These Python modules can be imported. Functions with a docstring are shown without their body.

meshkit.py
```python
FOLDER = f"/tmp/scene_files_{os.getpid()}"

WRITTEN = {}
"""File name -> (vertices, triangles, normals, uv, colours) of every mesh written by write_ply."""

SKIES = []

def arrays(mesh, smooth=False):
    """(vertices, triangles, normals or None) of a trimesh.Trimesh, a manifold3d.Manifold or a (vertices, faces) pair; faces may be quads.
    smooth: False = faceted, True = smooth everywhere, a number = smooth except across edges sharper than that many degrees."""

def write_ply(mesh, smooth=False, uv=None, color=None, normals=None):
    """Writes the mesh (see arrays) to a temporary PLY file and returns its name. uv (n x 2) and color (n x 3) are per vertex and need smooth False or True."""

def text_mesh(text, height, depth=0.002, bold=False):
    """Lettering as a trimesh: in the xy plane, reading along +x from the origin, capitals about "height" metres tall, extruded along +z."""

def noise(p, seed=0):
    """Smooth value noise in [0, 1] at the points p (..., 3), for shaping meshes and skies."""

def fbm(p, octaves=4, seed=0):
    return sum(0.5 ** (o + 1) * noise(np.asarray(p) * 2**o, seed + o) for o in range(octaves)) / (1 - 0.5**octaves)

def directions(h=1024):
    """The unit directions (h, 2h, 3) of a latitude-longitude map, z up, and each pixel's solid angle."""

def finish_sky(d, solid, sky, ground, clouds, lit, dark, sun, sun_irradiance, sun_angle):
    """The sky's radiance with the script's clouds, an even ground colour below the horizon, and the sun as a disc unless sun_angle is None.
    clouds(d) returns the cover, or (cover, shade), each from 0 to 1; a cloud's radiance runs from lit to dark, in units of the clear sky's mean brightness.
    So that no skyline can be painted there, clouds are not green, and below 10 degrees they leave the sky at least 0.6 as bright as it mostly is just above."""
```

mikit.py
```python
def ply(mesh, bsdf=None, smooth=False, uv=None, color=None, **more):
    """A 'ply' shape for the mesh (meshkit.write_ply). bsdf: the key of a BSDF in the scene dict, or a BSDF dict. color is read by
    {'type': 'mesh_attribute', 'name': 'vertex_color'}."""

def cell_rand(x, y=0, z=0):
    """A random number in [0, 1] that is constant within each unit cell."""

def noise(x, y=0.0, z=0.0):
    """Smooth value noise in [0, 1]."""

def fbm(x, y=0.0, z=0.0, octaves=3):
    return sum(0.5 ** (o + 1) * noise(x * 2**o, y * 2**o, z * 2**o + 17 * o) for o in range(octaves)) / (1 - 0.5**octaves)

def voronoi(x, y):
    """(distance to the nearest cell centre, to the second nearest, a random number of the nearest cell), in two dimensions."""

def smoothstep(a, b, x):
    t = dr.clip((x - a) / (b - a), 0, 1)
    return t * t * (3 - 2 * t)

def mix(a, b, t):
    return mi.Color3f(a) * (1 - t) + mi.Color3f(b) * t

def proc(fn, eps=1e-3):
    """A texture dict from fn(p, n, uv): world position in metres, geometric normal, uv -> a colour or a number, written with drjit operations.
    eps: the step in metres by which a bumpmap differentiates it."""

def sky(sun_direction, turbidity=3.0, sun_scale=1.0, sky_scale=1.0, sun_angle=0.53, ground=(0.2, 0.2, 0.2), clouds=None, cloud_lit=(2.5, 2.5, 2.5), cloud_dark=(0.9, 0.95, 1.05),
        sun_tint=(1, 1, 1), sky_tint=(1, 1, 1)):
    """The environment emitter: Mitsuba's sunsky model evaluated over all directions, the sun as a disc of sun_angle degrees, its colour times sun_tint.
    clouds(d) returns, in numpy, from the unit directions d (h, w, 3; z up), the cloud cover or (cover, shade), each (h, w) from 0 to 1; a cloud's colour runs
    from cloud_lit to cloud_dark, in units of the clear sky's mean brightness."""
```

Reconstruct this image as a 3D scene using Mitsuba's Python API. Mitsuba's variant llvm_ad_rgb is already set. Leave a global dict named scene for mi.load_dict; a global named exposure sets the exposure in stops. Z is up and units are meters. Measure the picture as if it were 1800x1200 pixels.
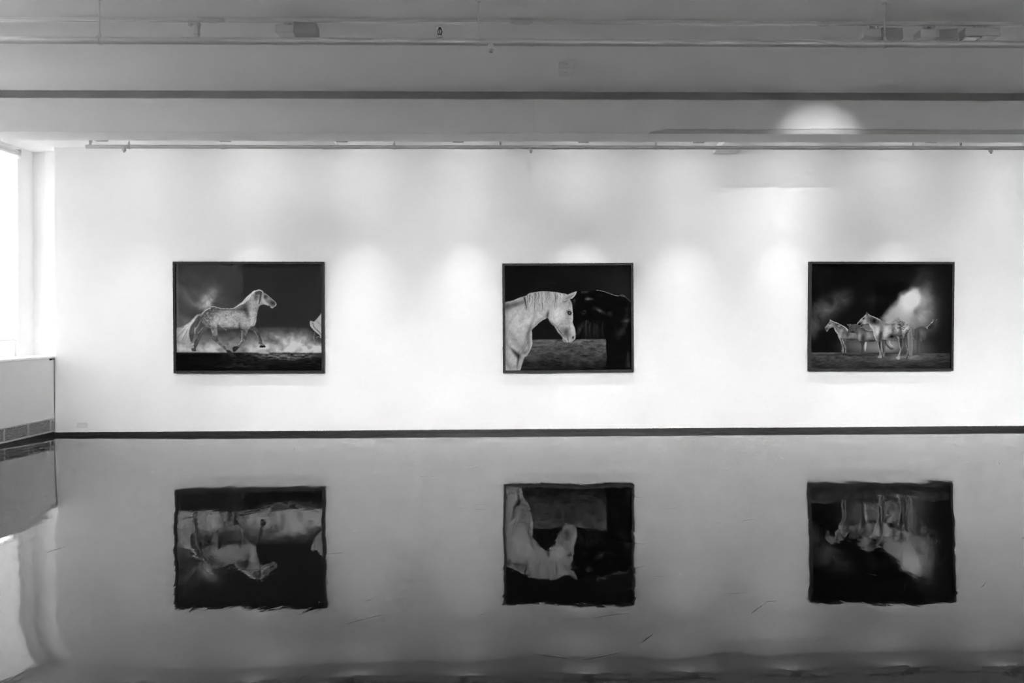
import math
import numpy as np, trimesh, manifold3d, shapely.geometry as sg
import mitsuba as mi, drjit as dr
import mikit, meshkit
from mikit import proc, fbm, noise, smoothstep, mix

scene, labels = {}, {}
T = mi.ScalarTransform4f

# ================================================================ camera, daylight, exposure
YAW, ROLL, FOCAL = 0.020, 0.0035, 1200.0
EYE = np.array([0.0, 0.0, 1.5])
fwd = np.array([math.sin(YAW), math.cos(YAW), 0.0])
r0 = np.array([math.cos(YAW), -math.sin(YAW), 0.0])
upv = np.array([0, 0, 1.0]) * math.cos(ROLL) + r0 * math.sin(ROLL)
PPX, PPY = 951 + FOCAL * math.tan(YAW), 562.0
scene['camera'] = {'type': 'perspective', 'fov_axis': 'x', 'fov': math.degrees(2 * math.atan(900 / FOCAL)), 'near_clip': 0.05, 'far_clip': 200.0,
                   'principal_point_offset_x': (900 - PPX) / 1800, 'principal_point_offset_y': (600 - PPY) / 1200,
                   'to_world': T().look_at(origin=EYE.tolist(), target=(EYE + fwd).tolist(), up=upv.tolist())}
exposure = 0.34
SKY = 3.6
scene['daylight'] = {'type': 'constant', 'sampling_weight': 2.0, 'radiance': {'type': 'rgb', 'value': [SKY, SKY, SKY]}}      # an evenly overcast sky

# ================================================================ materials
def rgb(v): return {'type': 'rgb', 'value': [v, v, v] if np.isscalar(v) else list(v)}
def mat(name, v, rough=0.6, **k):
    scene[name] = {'type': 'twosided', 'bsdf': {'type': 'principled', 'base_color': rgb(v) if not isinstance(v, dict) else v, 'roughness': rough, **k}}
def wall_fn(p, n, uv):
    return mi.Color3f(0.85 + 0.012 * (fbm(p.x * 1.1, p.y * 1.1, p.z * 1.1, 3) - 0.5))
def ceil_fn(p, n, uv):                                   # rolled paint over an uneven slab
    return mi.Color3f(0.80 + 0.04 * (fbm(p.x * 0.7, p.y * 1.6, p.z, 4) - 0.5))
def plaster_fn(p, n, uv):                                # bare patched plaster, rough trowel marks
    return mi.Color3f(0.56 + 0.16 * (fbm(p.x * 6.0, p.y * 9.0, p.z * 22.0, 4) - 0.5))
def steel_fn(p, n, uv):
    return mi.Color3f(0.74 + 0.08 * (noise(p.x * 3.0, p.y * 40.0, p.z * 40.0) - 0.5))
mat('wall_paint', proc(wall_fn), 0.75, specular=0.25)
mat('ceiling_paint', proc(ceil_fn), 0.8, specular=0.25)
mat('bare_plaster', proc(plaster_fn), 0.9, specular=0.2)
mat('trim_paint', 0.86, 0.4)
mat('pipe_paint', 0.64, 0.45)
mat('fixture_white', 0.60, 0.45)
mat('fixture_grey', 0.36, 0.45)
mat('white_plastic', 0.72, 0.4)
mat('dark_metal', 0.03, 0.35)
mat('chrome', 0.8, 0.2, metallic=1.0)
mat('aluminium', proc(steel_fn), 0.3, metallic=0.5)
mat('skirting_black', 0.006, 0.3)
mat('frame_black', 0.010, 0.5, specular=0.2)
mat('grille_metal', 0.62, 0.4)
mat('void_black', 0.01, 0.8)
mat('outlet_white', 0.74, 0.35)
mat('lamp_glass', 0.85, 0.15)
scene['picture_glass'] = {'type': 'thindielectric', 'int_ior': 1.17}
scene['window_glass'] = {'type': 'thindielectric', 'int_ior': 1.5}
scene['blind_fabric'] = {'type': 'principledthin', 'base_color': rgb(0.8), 'roughness': 0.9, 'diff_trans': 0.9, 'spec_trans': 0.0}
scene['print_paper'] = {'type': 'twosided', 'bsdf': {'type': 'diffuse', 'reflectance': {'type': 'mesh_attribute', 'name': 'vertex_color'}}}
def ripple_fn(p, n, uv):                                 # orange peel of the poured coating, finer along the room
    return 0.00012 * fbm(p.x * 40.0, p.y * 24.0, 0.0, 3) + 0.00030 * fbm(p.x * 8.0, p.y * 5.0, 3.0, 2)
def floor_rough_fn(p, n, uv):
    return 0.055 + 0.05 * smoothstep(0.5, 0.75, fbm(p.x * 1.3, p.y * 5.0, 1.0, 4))
scene['floor_coating'] = {'type': 'bumpmap', 'scale': 1.0, 'tex': proc(ripple_fn, 2e-3),
                          'bsdf': {'type': 'plastic', 'int_ior': 1.80, 'diffuse_reflectance': rgb(0.006)}}
mat('scratch', 0.02, 0.9)

# ================================================================ mesh helpers
def box(x0, x1, y0, y1, z0, z1, c=0.0):
    """A box; c chamfers every edge."""
    if c <= 0:
        m = trimesh.creation.box((x1 - x0, y1 - y0, z1 - z0)); m.apply_translation(((x0 + x1) / 2, (y0 + y1) / 2, (z0 + z1) / 2)); return m
    c = min(c, (x1 - x0) * .45, (y1 - y0) * .45, (z1 - z0) * .45)
    P = [(X, Y, Z) for X, dx in ((x0, 1), (x1, -1)) for Y, dy in ((y0, 1), (y1, -1)) for Z, dz in ((z0, 1), (z1, -1))
         for X, Y, Z in ((X, Y + dy * c, Z + dz * c), (X + dx * c, Y, Z + dz * c), (X + dx * c, Y + dy * c, Z))]
    return trimesh.Trimesh(P).convex_hull
def hull(pts): return trimesh.Trimesh(np.asarray(pts, float)).convex_hull
def cyl(p, q, r, n=16, r2=None):
    """A rod, or a cone, from p to q."""
    p, q = np.asarray(p, float), np.asarray(q, float)
    t = (q - p) / np.linalg.norm(q - p)
    a = np.cross(t, [0, 0, 1.0] if abs(t[2]) < .9 else [1.0, 0, 0]); a /= np.linalg.norm(a); b = np.cross(t, a)
    w = np.arange(n) * 2 * np.pi / n
    ring = np.cos(w)[:, None] * a + np.sin(w)[:, None] * b
    v = np.vstack([p + r * ring, q + (r if r2 is None else r2) * ring, [p], [q]])
    i = np.arange(n); j = (i + 1) % n
    f = np.vstack([np.stack([i, j, j + n], 1), np.stack([i, j + n, i + n], 1), np.stack([j, i, i * 0 + 2 * n], 1), np.stack([i + n, j + n, i * 0 + 2 * n + 1], 1)])
    m = trimesh.Trimesh(v, f, process=False); m.fix_normals(); return m
def lathe(profile, at, n=20, axis=(0, 0, 1)):
    m = trimesh.creation.revolve(np.asarray(profile, float), sections=n)
    m.apply_transform(trimesh.geometry.align_vectors([0, 0, 1], axis)); m.apply_translation(at); return m
def turn(m, angle, axis, at):
    m = m.copy(); m.apply_transform(trimesh.transformations.rotation_matrix(angle, axis, at)); return m
def join(*ms): return trimesh.util.concatenate([x for x in ms])
def minus(a, *bs):
    A = manifold3d.Manifold(manifold3d.Mesh(np.asarray(a.vertices, np.float32), np.asarray(a.faces, np.uint32)))
    for b in bs:
        A = A - manifold3d.Manifold(manifold3d.Mesh(np.asarray(b.vertices, np.float32), np.asarray(b.faces, np.uint32)))
    m = A.to_mesh(); return trimesh.Trimesh(m.vert_properties[:, :3], m.tri_verts, process=False)

# ---------------------------------------------------------------- naming
def numbered(key):
    if key not in labels and key not in scene: return key
    k = 1
    while f'{key}_{k:03d}' in labels or f'{key}_{k:03d}' in scene: k += 1
    return f'{key}_{k:03d}'
def thing(name, label, category, group=None, kind=None):
    key = numbered(name)
    labels[key] = {'label': label, 'category': category}
    if group: labels[key]['group'] = group
    if kind: labels[key]['kind'] = kind
    return key
def part(parent, name, mesh, bsdf, smooth=30, label=None, **more):
    key = numbered(parent + '__' + name)
    scene[key] = mikit.ply(mesh, bsdf, smooth, **more)
    if label: labels[key] = {'label': label}
    return key
def solo(name, mesh, bsdf, label, category, smooth=30, group=None, kind=None, **more):
    key = thing(name, label, category, group, kind)
    scene[key] = mikit.ply(mesh, bsdf, smooth, **more)
    return key
def structure(name, mesh, bsdf, label, category, smooth=30): return solo(name, mesh, bsdf, label, category, smooth, None, 'structure')

D = 9.0                      # face of the picture wall
XL, XW, XR, YB = -6.318, -6.77, 9.6, -5.0     # cabinet front, window wall, right wall, wall behind
HC, HR = 3.95, 3.765         # main ceiling, lower ceiling behind the beam

# ================================================================ floor
def floor_mesh():
    xs = np.unique(np.concatenate([np.arange(-6.9, 7.6, .04), np.arange(7.6, XR + .2, .4)]))
    ys = np.unique(np.concatenate([np.arange(YB - .1, 1.6, .3), np.arange(1.6, 9.5, .03)]))
    X, Y = np.meshgrid(xs, ys)
    def q(a, b, s): return meshkit.fbm(np.stack([X * a, Y * b, 0 * X + s], -1), 3, 5) - .5
    step = lambda a, b, y: np.clip((y - a) / (b - a), 0, 1) ** 2 * (3 - 2 * np.clip((y - a) / (b - a), 0, 1))
    near = 3.10 + .12 * np.clip((X - .5) / 2, -1, 1) + .28 * q(.8, 0, 2.0)
    s = .075 * (1 - step(near - .35, near + .50, Y)) * step(1.7, 2.2, Y)
    s = s + .016 * step(5.0, 5.6, Y) * (1 - step(7.1, 7.7, Y)) - .022 * step(7.7, 8.1, Y)
    s = s - .006 * step(3.3, 3.5, Y) * (1 - step(3.9, 4.4, Y)) * np.clip(X / 4, -.6, 1)
    dy = np.gradient(ys)[:, None]
    Z = np.cumsum(s * dy, 0)
    Z = Z - Z[np.argmin(abs(ys - 8.98))][None] + .012
    Z = Z + .0030 * q(1.5, 1.1, 7.0) + .0008 * q(4.5, 3.0, 11.0)
    Z = Z + .010 * np.clip((-X - 4.5) / 1.8, 0, 1)
    n, m = X.shape
    i = np.arange(n * m).reshape(n, m)
    f = np.stack([i[:-1, :-1], i[:-1, 1:], i[1:, 1:], i[1:, :-1]], -1).reshape(-1, 4)
    return np.stack([X, Y, Z], -1).reshape(-1, 3), f, (xs, ys, Z)
fv, ff, (fxs, fys, fz) = floor_mesh()
def floor_z(x, y):
    i, j = np.clip(np.searchsorted(fxs, x), 1, len(fxs) - 1), np.clip(np.searchsorted(fys, y), 1, len(fys) - 1)
    return float(fz[j - 1:j + 1, i - 1:i + 1].mean())
structure('floor', (fv, ff), 'floor_coating', 'glossy black poured floor mirroring the white wall and the pictures', 'floor', True)
rng = np.random.default_rng(21)
marks = []
for k in range(90):                                       # short scuffs in the coating
    y = 2.7 + 5.8 * rng.beta(1.3, 1.3); x = rng.uniform(-5.8, 6.2) * min(1, (y + 1.5) / 8.5)
    L, a, w = rng.uniform(.03, .22), rng.normal(.3, .5), rng.uniform(.0008, .0022)
    t = np.linspace(-.5, .5, 7); bend = rng.normal(0, .15)
    px, py = x + L * (t * math.cos(a) - bend * t * t * math.sin(a)), y + L * (t * math.sin(a) + bend * t * t * math.cos(a))
    z = np.array([np.interp(yy, fys, fz[:, np.argmin(abs(fxs - xx))]) for xx, yy in zip(px, py)]) + .0006
    ww = w * np.array([.2, .7, 1, 1, .8, .5, .1])
    nx, ny = -math.sin(a), math.cos(a)
    v = np.vstack([np.stack([px + nx * ww, py + ny * ww, z], 1), np.stack([px - nx * ww, py - ny * ww, z], 1)])
    i = np.arange(6)
    marks.append(trimesh.Trimesh(v, np.vstack([np.stack([i, i + 1, i + 8], 1), np.stack([i, i + 8, i + 7], 1)]), process=False))
scene['floor__scratch_marks'] = mikit.ply(join(*marks), 'scratch', False)
labels['floor__scratch_marks'] = {'label': 'short fine scratches scattered over the floor', 'kind': 'stuff'}

# ================================================================ walls, ceiling, beam
structure('wall_back', box(XL, XR, D, D + .15, -.08, HR), 'wall_paint', 'long white display wall behind the three pictures', 'wall')
structure('wall_corner', join(box(-6.94, -6.20, 9.25, 9.40, -.08, HR), box(-6.59, -6.25, 9.20, 9.26, -.08, HR, .004)), 'wall_paint', 'white pier at the end of the window sill beside the display wall', 'wall')
structure('wall_right', box(XR, XR + .15, YB, D + .2, -.08, HC + .30), 'wall_paint', 'white side wall right of the picture', 'wall')
structure('wall_front', box(-6.95, XR + .1, YB - .15, YB, -.12, HC), 'wall_paint', 'white wall behind the viewer', 'wall')
WIN = [(6.1, 8.975), (2.3, 5.2)]
ZS, ZH = 1.05, 3.70
pieces, y = [box(XW - .14, XW, YB, 9.3, -.1, ZS), box(XW - .14, XW, YB, 9.3, ZH, HC + .30)], 9.3
for a, b in WIN:
    pieces.append(box(XW - .14, XW, b, y, ZS, ZH)); y = a
pieces.append(box(XW - .14, XW, YB, y, ZS, ZH))
structure('wall_left', join(*pieces), 'wall_paint', 'white window wall at the left edge', 'wall')
structure('ceiling', box(-6.77, XR, YB - .1, 7.335, HC, HC + .30), 'ceiling_paint', 'pale grey painted ceiling slab above tracks and pipe', 'ceiling')
structure('trim_2', join(box(-6.77, XR, 7.62, 7.70, 3.893, HC + .22), box(-6.77, XR, 7.335, 7.75, HC + .22, HC + .30)), 'ceiling_paint', 'shadowed back of the gap above the beam', 'trim')
structure('ceiling_lower', box(-6.95, XR + .1, 7.70, 9.4, HR, HC + .1), 'ceiling_paint', 'lower white ceiling strip between the beam and the picture wall', 'ceiling')

def edge_c(x):                                            # height of the broken lower edge of the beam face
    x = np.asarray(x, float)
    n = meshkit.fbm(np.stack([x * 1.1, 0 * x, 0 * x], -1), 4, 3) - .5
    n2 = meshkit.fbm(np.stack([x * 7, 0 * x + 5, 0 * x], -1), 3, 4) - .5
    full = .050 + .016 * n + .006 * n2
    return np.where(x > 1.2, full * np.clip((x - 1.15) / .25, 0, 1) ** .5 + .001, .006 * np.clip(1 + 3 * n, .2, 2) * np.clip((x + .9) / .4, 0, 1) + .001)
def beam_meshes():
    xs = np.arange(-6.95, XR + .1, .03); c = edge_c(xs)
    ZB, ZT, Y0, Y1 = 3.522, 3.893, 7.40, 7.75
    wob = .003 * (meshkit.fbm(np.stack([xs * .5, 0 * xs, 0 * xs + 2], -1), 3, 9) - .5)
    low = ZB + .004 * (meshkit.fbm(np.stack([xs * 1.5, 0 * xs, 0 * xs + 8], -1), 3, 12) - .5) + .007 * np.clip((-xs - 2) / 4, 0, 1)
    R = .012
    prof = [np.stack([xs, 0 * xs + Y1, 0 * xs + ZT], 1), np.stack([xs, 0 * xs + Y0 + .006, 0 * xs + ZT], 1), np.stack([xs, Y0 + wob, 0 * xs + ZT - .006], 1),
            np.stack([xs, Y0 + wob, low + c + .001], 1), np.stack([xs, Y0 + R + 0 * xs, low + c], 1), np.stack([xs, Y0 + R + 0 * xs, low], 1), np.stack([xs, 0 * xs + Y1, low], 1)]
    n = len(xs); v = np.vstack(prof); k = len(prof); f = []
    for a in range(k):
        b = (a + 1) % k; i = np.arange(n - 1)
        f += [np.stack([a * n + i, b * n + i, b * n + i + 1], 1), np.stack([a * n + i, b * n + i + 1, a * n + i + 1], 1)]
    for e in (0, n - 1):
        f.append(np.array([[a * n + e, (a + 1) * n + e, e] for a in range(1, k - 1)]))
    m = trimesh.Trimesh(v, np.vstack(f), process=False); m.fix_normals()
    sel = xs > 1.18; xs2, c2, l2 = xs[sel], c[sel], low[sel]; n = len(xs2)   # the rough plaster strip in the broken edge
    bump = .004 * (meshkit.fbm(np.stack([xs2 * 9, 0 * xs2, 0 * xs2 + 1], -1), 3, 15) - .5)
    v = np.vstack([np.stack([xs2, Y0 + R - .0015 + bump * .2, l2 + c2 - .0005], 1), np.stack([xs2, Y0 + R - .004 + bump, l2 + c2 * .5], 1), np.stack([xs2, Y0 + R - .001 + bump * .3, l2 + .0006], 1)])
    i = np.arange(n - 1); f = np.vstack([np.vstack([np.stack([a * n + i, a * n + n + i, a * n + n + i + 1], 1), np.stack([a * n + i, a * n + n + i + 1, a * n + i + 1], 1)]) for a in (0, 1)])
    return m, trimesh.Trimesh(v, f, process=False)
bm, pm = beam_meshes()
structure('beam', bm, 'ceiling_paint', 'white ceiling beam crossing the room in front of the picture wall', 'beam', 30)
part('beam', 'plaster_edge', pm, 'bare_plaster', True, 'broken lower edge showing rough plaster')
crk = []
for pts in ([(-4.88, 3.862), (-4.868, 3.857), (-4.862, 3.845), (-4.866, 3.83)], [(-4.03, 3.795), (-4.0, 3.803), (-3.97, 3.804)], [(-3.955, 3.806), (-3.93, 3.812), (-3.90, 3.802)], [(-3.985, 3.785), (-3.978, 3.77), (-3.984, 3.757)], [(-4.05, 3.79), (-4.055, 3.775), (-4.048, 3.765)],
            [(-3.16, 3.87), (-3.14, 3.86), (-3.125, 3.853)], [(-.072, 3.885), (-.071, 3.8), (-.069, 3.7), (-.072, 3.6), (-.07, 3.535)]):
    for a, b in zip(pts[:-1], pts[1:]): crk.append(cyl((a[0], 7.3995, a[1]), (b[0], 7.3995, b[1]), .0011, 6))
part('beam', 'crack', join(*crk), 'pipe_paint', False, 'hairline cracks and panel seam')
sk = np.arange(XL, XR + .05, .05)                         # black skirting, its lower edge follows the floor
top = .062 + .004 * (meshkit.fbm(np.stack([sk * .6, 0 * sk, 0 * sk], -1), 3, 30) - .5)
pr = [np.stack([sk, 0 * sk + D + .002, 0 * sk - .03], 1), np.stack([sk, 0 * sk + D - .012, 0 * sk - .03], 1), np.stack([sk, 0 * sk + D - .012, top - .003], 1), np.stack([sk, 0 * sk + D - .009, top], 1), np.stack([sk, 0 * sk + D + .002, top], 1)]
n = len(sk); i = np.arange(n - 1)
skm = trimesh.Trimesh(np.vstack(pr), np.vstack([np.vstack([np.stack([a * n + i, a * n + n + i, a * n + n + i + 1], 1), np.stack([a * n + i, a * n + n + i + 1, a * n + i + 1], 1)]) for a in range(4)]), process=False)
structure('baseboard_back', skm, 'skirting_black', 'thin black skirting strip along the foot of the picture wall', 'skirting')

# ---------------------------------------------------------------- windows with roller blinds
for k, (a, b) in enumerate(WIN):
    w = f'window_{k + 1}'
    labels[w] = {'label': ['tall window behind a white roller blind at the left edge', 'second window along the left wall, outside the frame', 'third window along the left wall, outside the frame', 'fourth window along the left wall, outside the frame'][k], 'category': 'window', 'kind': 'structure'}
    fr = join(box(XW - .09, XW - .02, a, a + .055, ZS, ZH, .004), box(XW - .09, XW - .02, b - .055, b, ZS, ZH, .004), box(XW - .09, XW - .02, a, b, ZS, ZS + .06, .004), box(XW - .09, XW - .02, a, b, ZH - .06, ZH, .004), box(XW - .085, XW - .03, (a + b) / 2 - .025, (a + b) / 2 + .025, ZS, ZH, .004))
    part(w, 'frame', fr, 'trim_paint')
    part(w, 'pane', ([[XW - .06, a + .05, ZS + .05], [XW - .06, b - .05, ZS + .05], [XW - .06, b - .05, ZH - .05], [XW - .06, a + .05, ZH - .05]], [[0, 1, 2, 3]]), 'window_glass', False)
    t = thing('roller_blind', ['white roller blind hanging over the window at the left edge', 'white roller blind over the second window', 'white roller blind over the third window', 'white roller blind over the fourth window'][k], 'blind', 'roller blinds along the window wall')
    yb = b - .085
    xb = XW + .055
    part(t, 'fabric', ([[xb, a + .05, 1.275], [xb, yb, 1.275], [xb, yb, 3.66], [xb, a + .05, 3.66]], [[0, 1, 2, 3]]), 'blind_fabric', False)
    part(t, 'hem_bar', box(xb - .006, xb + .006, a + .05, yb, 1.262, 1.278, .003), 'white_plastic')
    part(t, 'tube', cyl((xb - .005, a + .04, 3.665), (xb - .005, yb + .01, 3.665), .034), 'white_plastic')
    part(t, 'bracket', join(box(XW + .0, XW + .105, yb + .012, yb + .03, 3.60, 3.715, .006), cyl((xb - .005, yb, 3.665), (xb - .005, yb + .045, 3.665), .018)), 'white_plastic')

# ---------------------------------------------------------------- heater cabinet under the windows
hc = thing('heater_cover', 'long white heater cover with a slotted grille under the window sill', 'heater cover')
Y0, Y1 = 2.0, D - .008
part(hc, 'panel', box(XL - .02, XL, Y0, Y1, .253, 1.000, .002), 'trim_paint'); part(hc, 'top_rail', box(XL - .02, XL - .006, Y0, D - .09, .999, 1.024), 'trim_paint')
part(hc, 'rear_rail', join(box(XL - .06, XL - .03, D - .10, Y1, .9, 1.018), box(XL - .06, XL - .03, Y0, Y1, .07, .26)), 'void_black', 30, 'dark hollow behind the slots')
part(hc, 'plinth', box(XL - .03, XL - .004, Y0, Y1, -.03, .074), 'skirting_black', 30, 'black plinth strip')
div = [8.926 - .381 * k for k in range(0, 19)]
gr = part(hc, 'grille_frame', join(box(XL - .016, XL + .001, Y0, Y1, .240, .253), box(XL - .016, XL + .001, Y0, Y1, .074, .088), *[box(XL - .016, XL + .002, yv - .004, yv + .004, .075, .252) for yv in div]), 'grille_metal', False)
for k in range(9):                                        # each louvre a bar of its own
    z = .092 + k * .0168
    part(hc, 'louvre', hull([(XL - .016, yy, z + .003) for yy in (Y0, Y1)] + [(XL - .016, yy, z + .0065) for yy in (Y0, Y1)] + [(XL - .001, yy, z) for yy in (Y0, Y1)] + [(XL - .001, yy, z + .006) for yy in (Y0, Y1)]), 'grille_metal', False)
structure('trim_1', join(box(XW - .02, XL + .012, Y0, D - .03, 1.024, 1.054, .006), box(XW - .02, -6.33, D - .05, 9.26, 1.024, 1.054, .004)), 'trim_paint', 'white window sill board over the heater cover', 'window sill')

# ================================================================ lighting track with its fittings (main ceiling)
def rail(x0, x1, y, z1, w=.037, h=.026, slot=.013, deep=.018):
    p = sg.Polygon([(-w / 2, 0), (-w / 2, -h + .002), (-w / 2 + .002, -h), (-slot / 2, -h), (-slot / 2, -h + deep), (slot / 2, -h + deep), (slot / 2, -h), (w / 2 - .002, -h), (w / 2, -h + .002), (w / 2, 0)])
    m = trimesh.creation.extrude_polygon(p, x1 - x0, engine='earcut')
    m.apply_transform(np.array([[0, 0, 1, x0], [1, 0, 0, y], [0, 1, 0, z1], [0, 0, 0, 1.0]])); m.fix_normals(); return m
YT = 5.59
tr = thing('lighting_track', 'aluminium lighting track on the ceiling in front of the beam', 'track')
for a, b in ((-6.7, -2.76), (-2.53, -.235), (-.060, 2.275), (2.38, 9.2)):
    part(tr, 'rail', rail(a, b, YT, HC), 'aluminium')
    part(tr, 'slot', box(a, b, YT - .006, YT + .006, HC - .012, HC - .0085), 'void_black', False, 'dark slot of the track')
for a, b in ((-2.70, -2.60), (-.215, -.08), (2.28, 2.375)):
    part(tr, 'joiner', join(box(a, b, YT - .020, YT + .020, HC - .030, HC, .003), box(a - .06, a + .01, YT - .0165, YT + .0165, HC - .024, HC - .001, .002), box(b - .01, b + .045, YT - .0165, YT + .0165, HC - .024, HC - .001, .002)), 'fixture_white', 30, 'flat white joiner')

def adaptor(t, x, y=YT, top=HC):
    part(t, 'adaptor', box(x - .075, x + .028, y - .018, y + .018, top - .042, top - .0265, .003), 'fixture_white')
    part(t, 'locking_knob', join(cyl((x - .058, y - .004, top - .036), (x - .058, y - .004, top - .058), .017, 12), box(x - .062, x - .054, y - .022, y + .014, top - .064, top - .056, .002)), 'fixture_white')
    part(t, 'stem', join(cyl((x, y, top - .040), (x, y, top - .088), .019, 16), cyl((x, y, top - .052), (x, y, top - .060), .025, 16)), 'fixture_white')

t = thing('track_adaptor', 'small white track adaptor without a lamp head, left of the left spotlight', 'track fitting')
adaptor(t, -2.775); part(t, 'socket', join(box(-2.80, -2.752, YT - .02, YT + .02, HC - .135, HC - .07, .004), ), 'fixture_white')
part(t, 'tip', lathe([(0, -.012), (.012, -.012), (.016, 0), (.012, .004), (0, .004)], (-2.776, YT, HC - .137)), 'white_plastic')

def lamp_head(t, c, w, h, d, yaw, tilt, slant=0.0, open_dark=True, smooth=30):
    """A flat box head with a hood; local +y is the beam."""
    x, y, z = w / 2, d / 2, h / 2
    outer = hull([(-x, -y, -z), (x - slant, -y, -z), (x - slant, -y, z), (-x, -y, z), (-x - .0, y, -z), (x, y, -z), (x, y, z), (-x, y, z)])
    hollow = box(-x + .012, x - .012, y - .03, y + .05, -z + .012, z - .012)
    shell = minus(outer, hollow)
    rim = minus(box(-x + .011, x - .011, y - .02, y - .002, -z + .011, z - .011), box(-x + .024, x - .024, y - .03, y + .05, -z + .024, z - .024))
    lens = box(-x + .014, x - .014, y - .028, y - .023, -z + .014, z - .014)
    M = trimesh.transformations.translation_matrix(c) @ trimesh.transformations.rotation_matrix(yaw, [0, 0, 1]) @ trimesh.transformations.rotation_matrix(tilt, [1, 0, 0])
    for m in (shell, rim, lens): m.apply_transform(M)
    hd = part(t, 'lamp_head', shell, 'fixture_grey')
    part(hd, 'baffle', rim, 'dark_metal'); part(hd, 'lens', lens, 'lamp_glass')
    return (M @ [0, y + .012, 0, 1])[:3], (M @ [0, 1, 0, 0])[:3]

def spot(name, at, target, power, cutoff=50.0, beam=12.0):
    scene[name] = {'type': 'spot', 'intensity': rgb(power), 'cutoff_angle': cutoff, 'beam_width': beam, 'to_world': T().look_at(origin=[float(v) for v in at], target=[float(v) for v in target], up=[0.01, 0.02, 1])}

# wall washer at the left, its two boxes on one stem
t = thing('track_spotlight', 'grey track spotlight on the ceiling track above the left picture, right of the bare adaptor', 'spotlight')
adaptor(t, -2.003)
part(t, 'driver_box', turn(box(-2.135, -1.985, YT - .045, YT + .075, HC - .128, HC - .058, .003), .035, [0, 1, 0], [-2.05, YT, HC - .08]), 'fixture_white')
lp, ld = lamp_head(t, (-1.895, YT - .005, HC - .105), .175, .098, .12, .10, -.12)
part(t, 'hinge', cyl((-1.99, YT, HC - .09), (-1.97, YT, HC - .09), .02), 'fixture_grey')
LAMP_LEFT = (lp, ld)

t = thing('track_spotlight', 'grey track spotlight next to the thin rod, first of the three above the right picture', 'spotlight')
adaptor(t, 2.769)
part(t, 'driver_box', box(2.655, 2.805, YT - .045, YT + .085, HC - .140, HC - .072, .003), 'fixture_white')
lp, ld = lamp_head(t, (2.885, YT + .01, HC - .116), .175, .090, .13, .06, -.10)
part(t, 'hinge', cyl((2.80, YT, HC - .09), (2.815, YT, HC - .09), .02), 'fixture_grey')
LAMP_RIGHT = (lp, ld)

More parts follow.
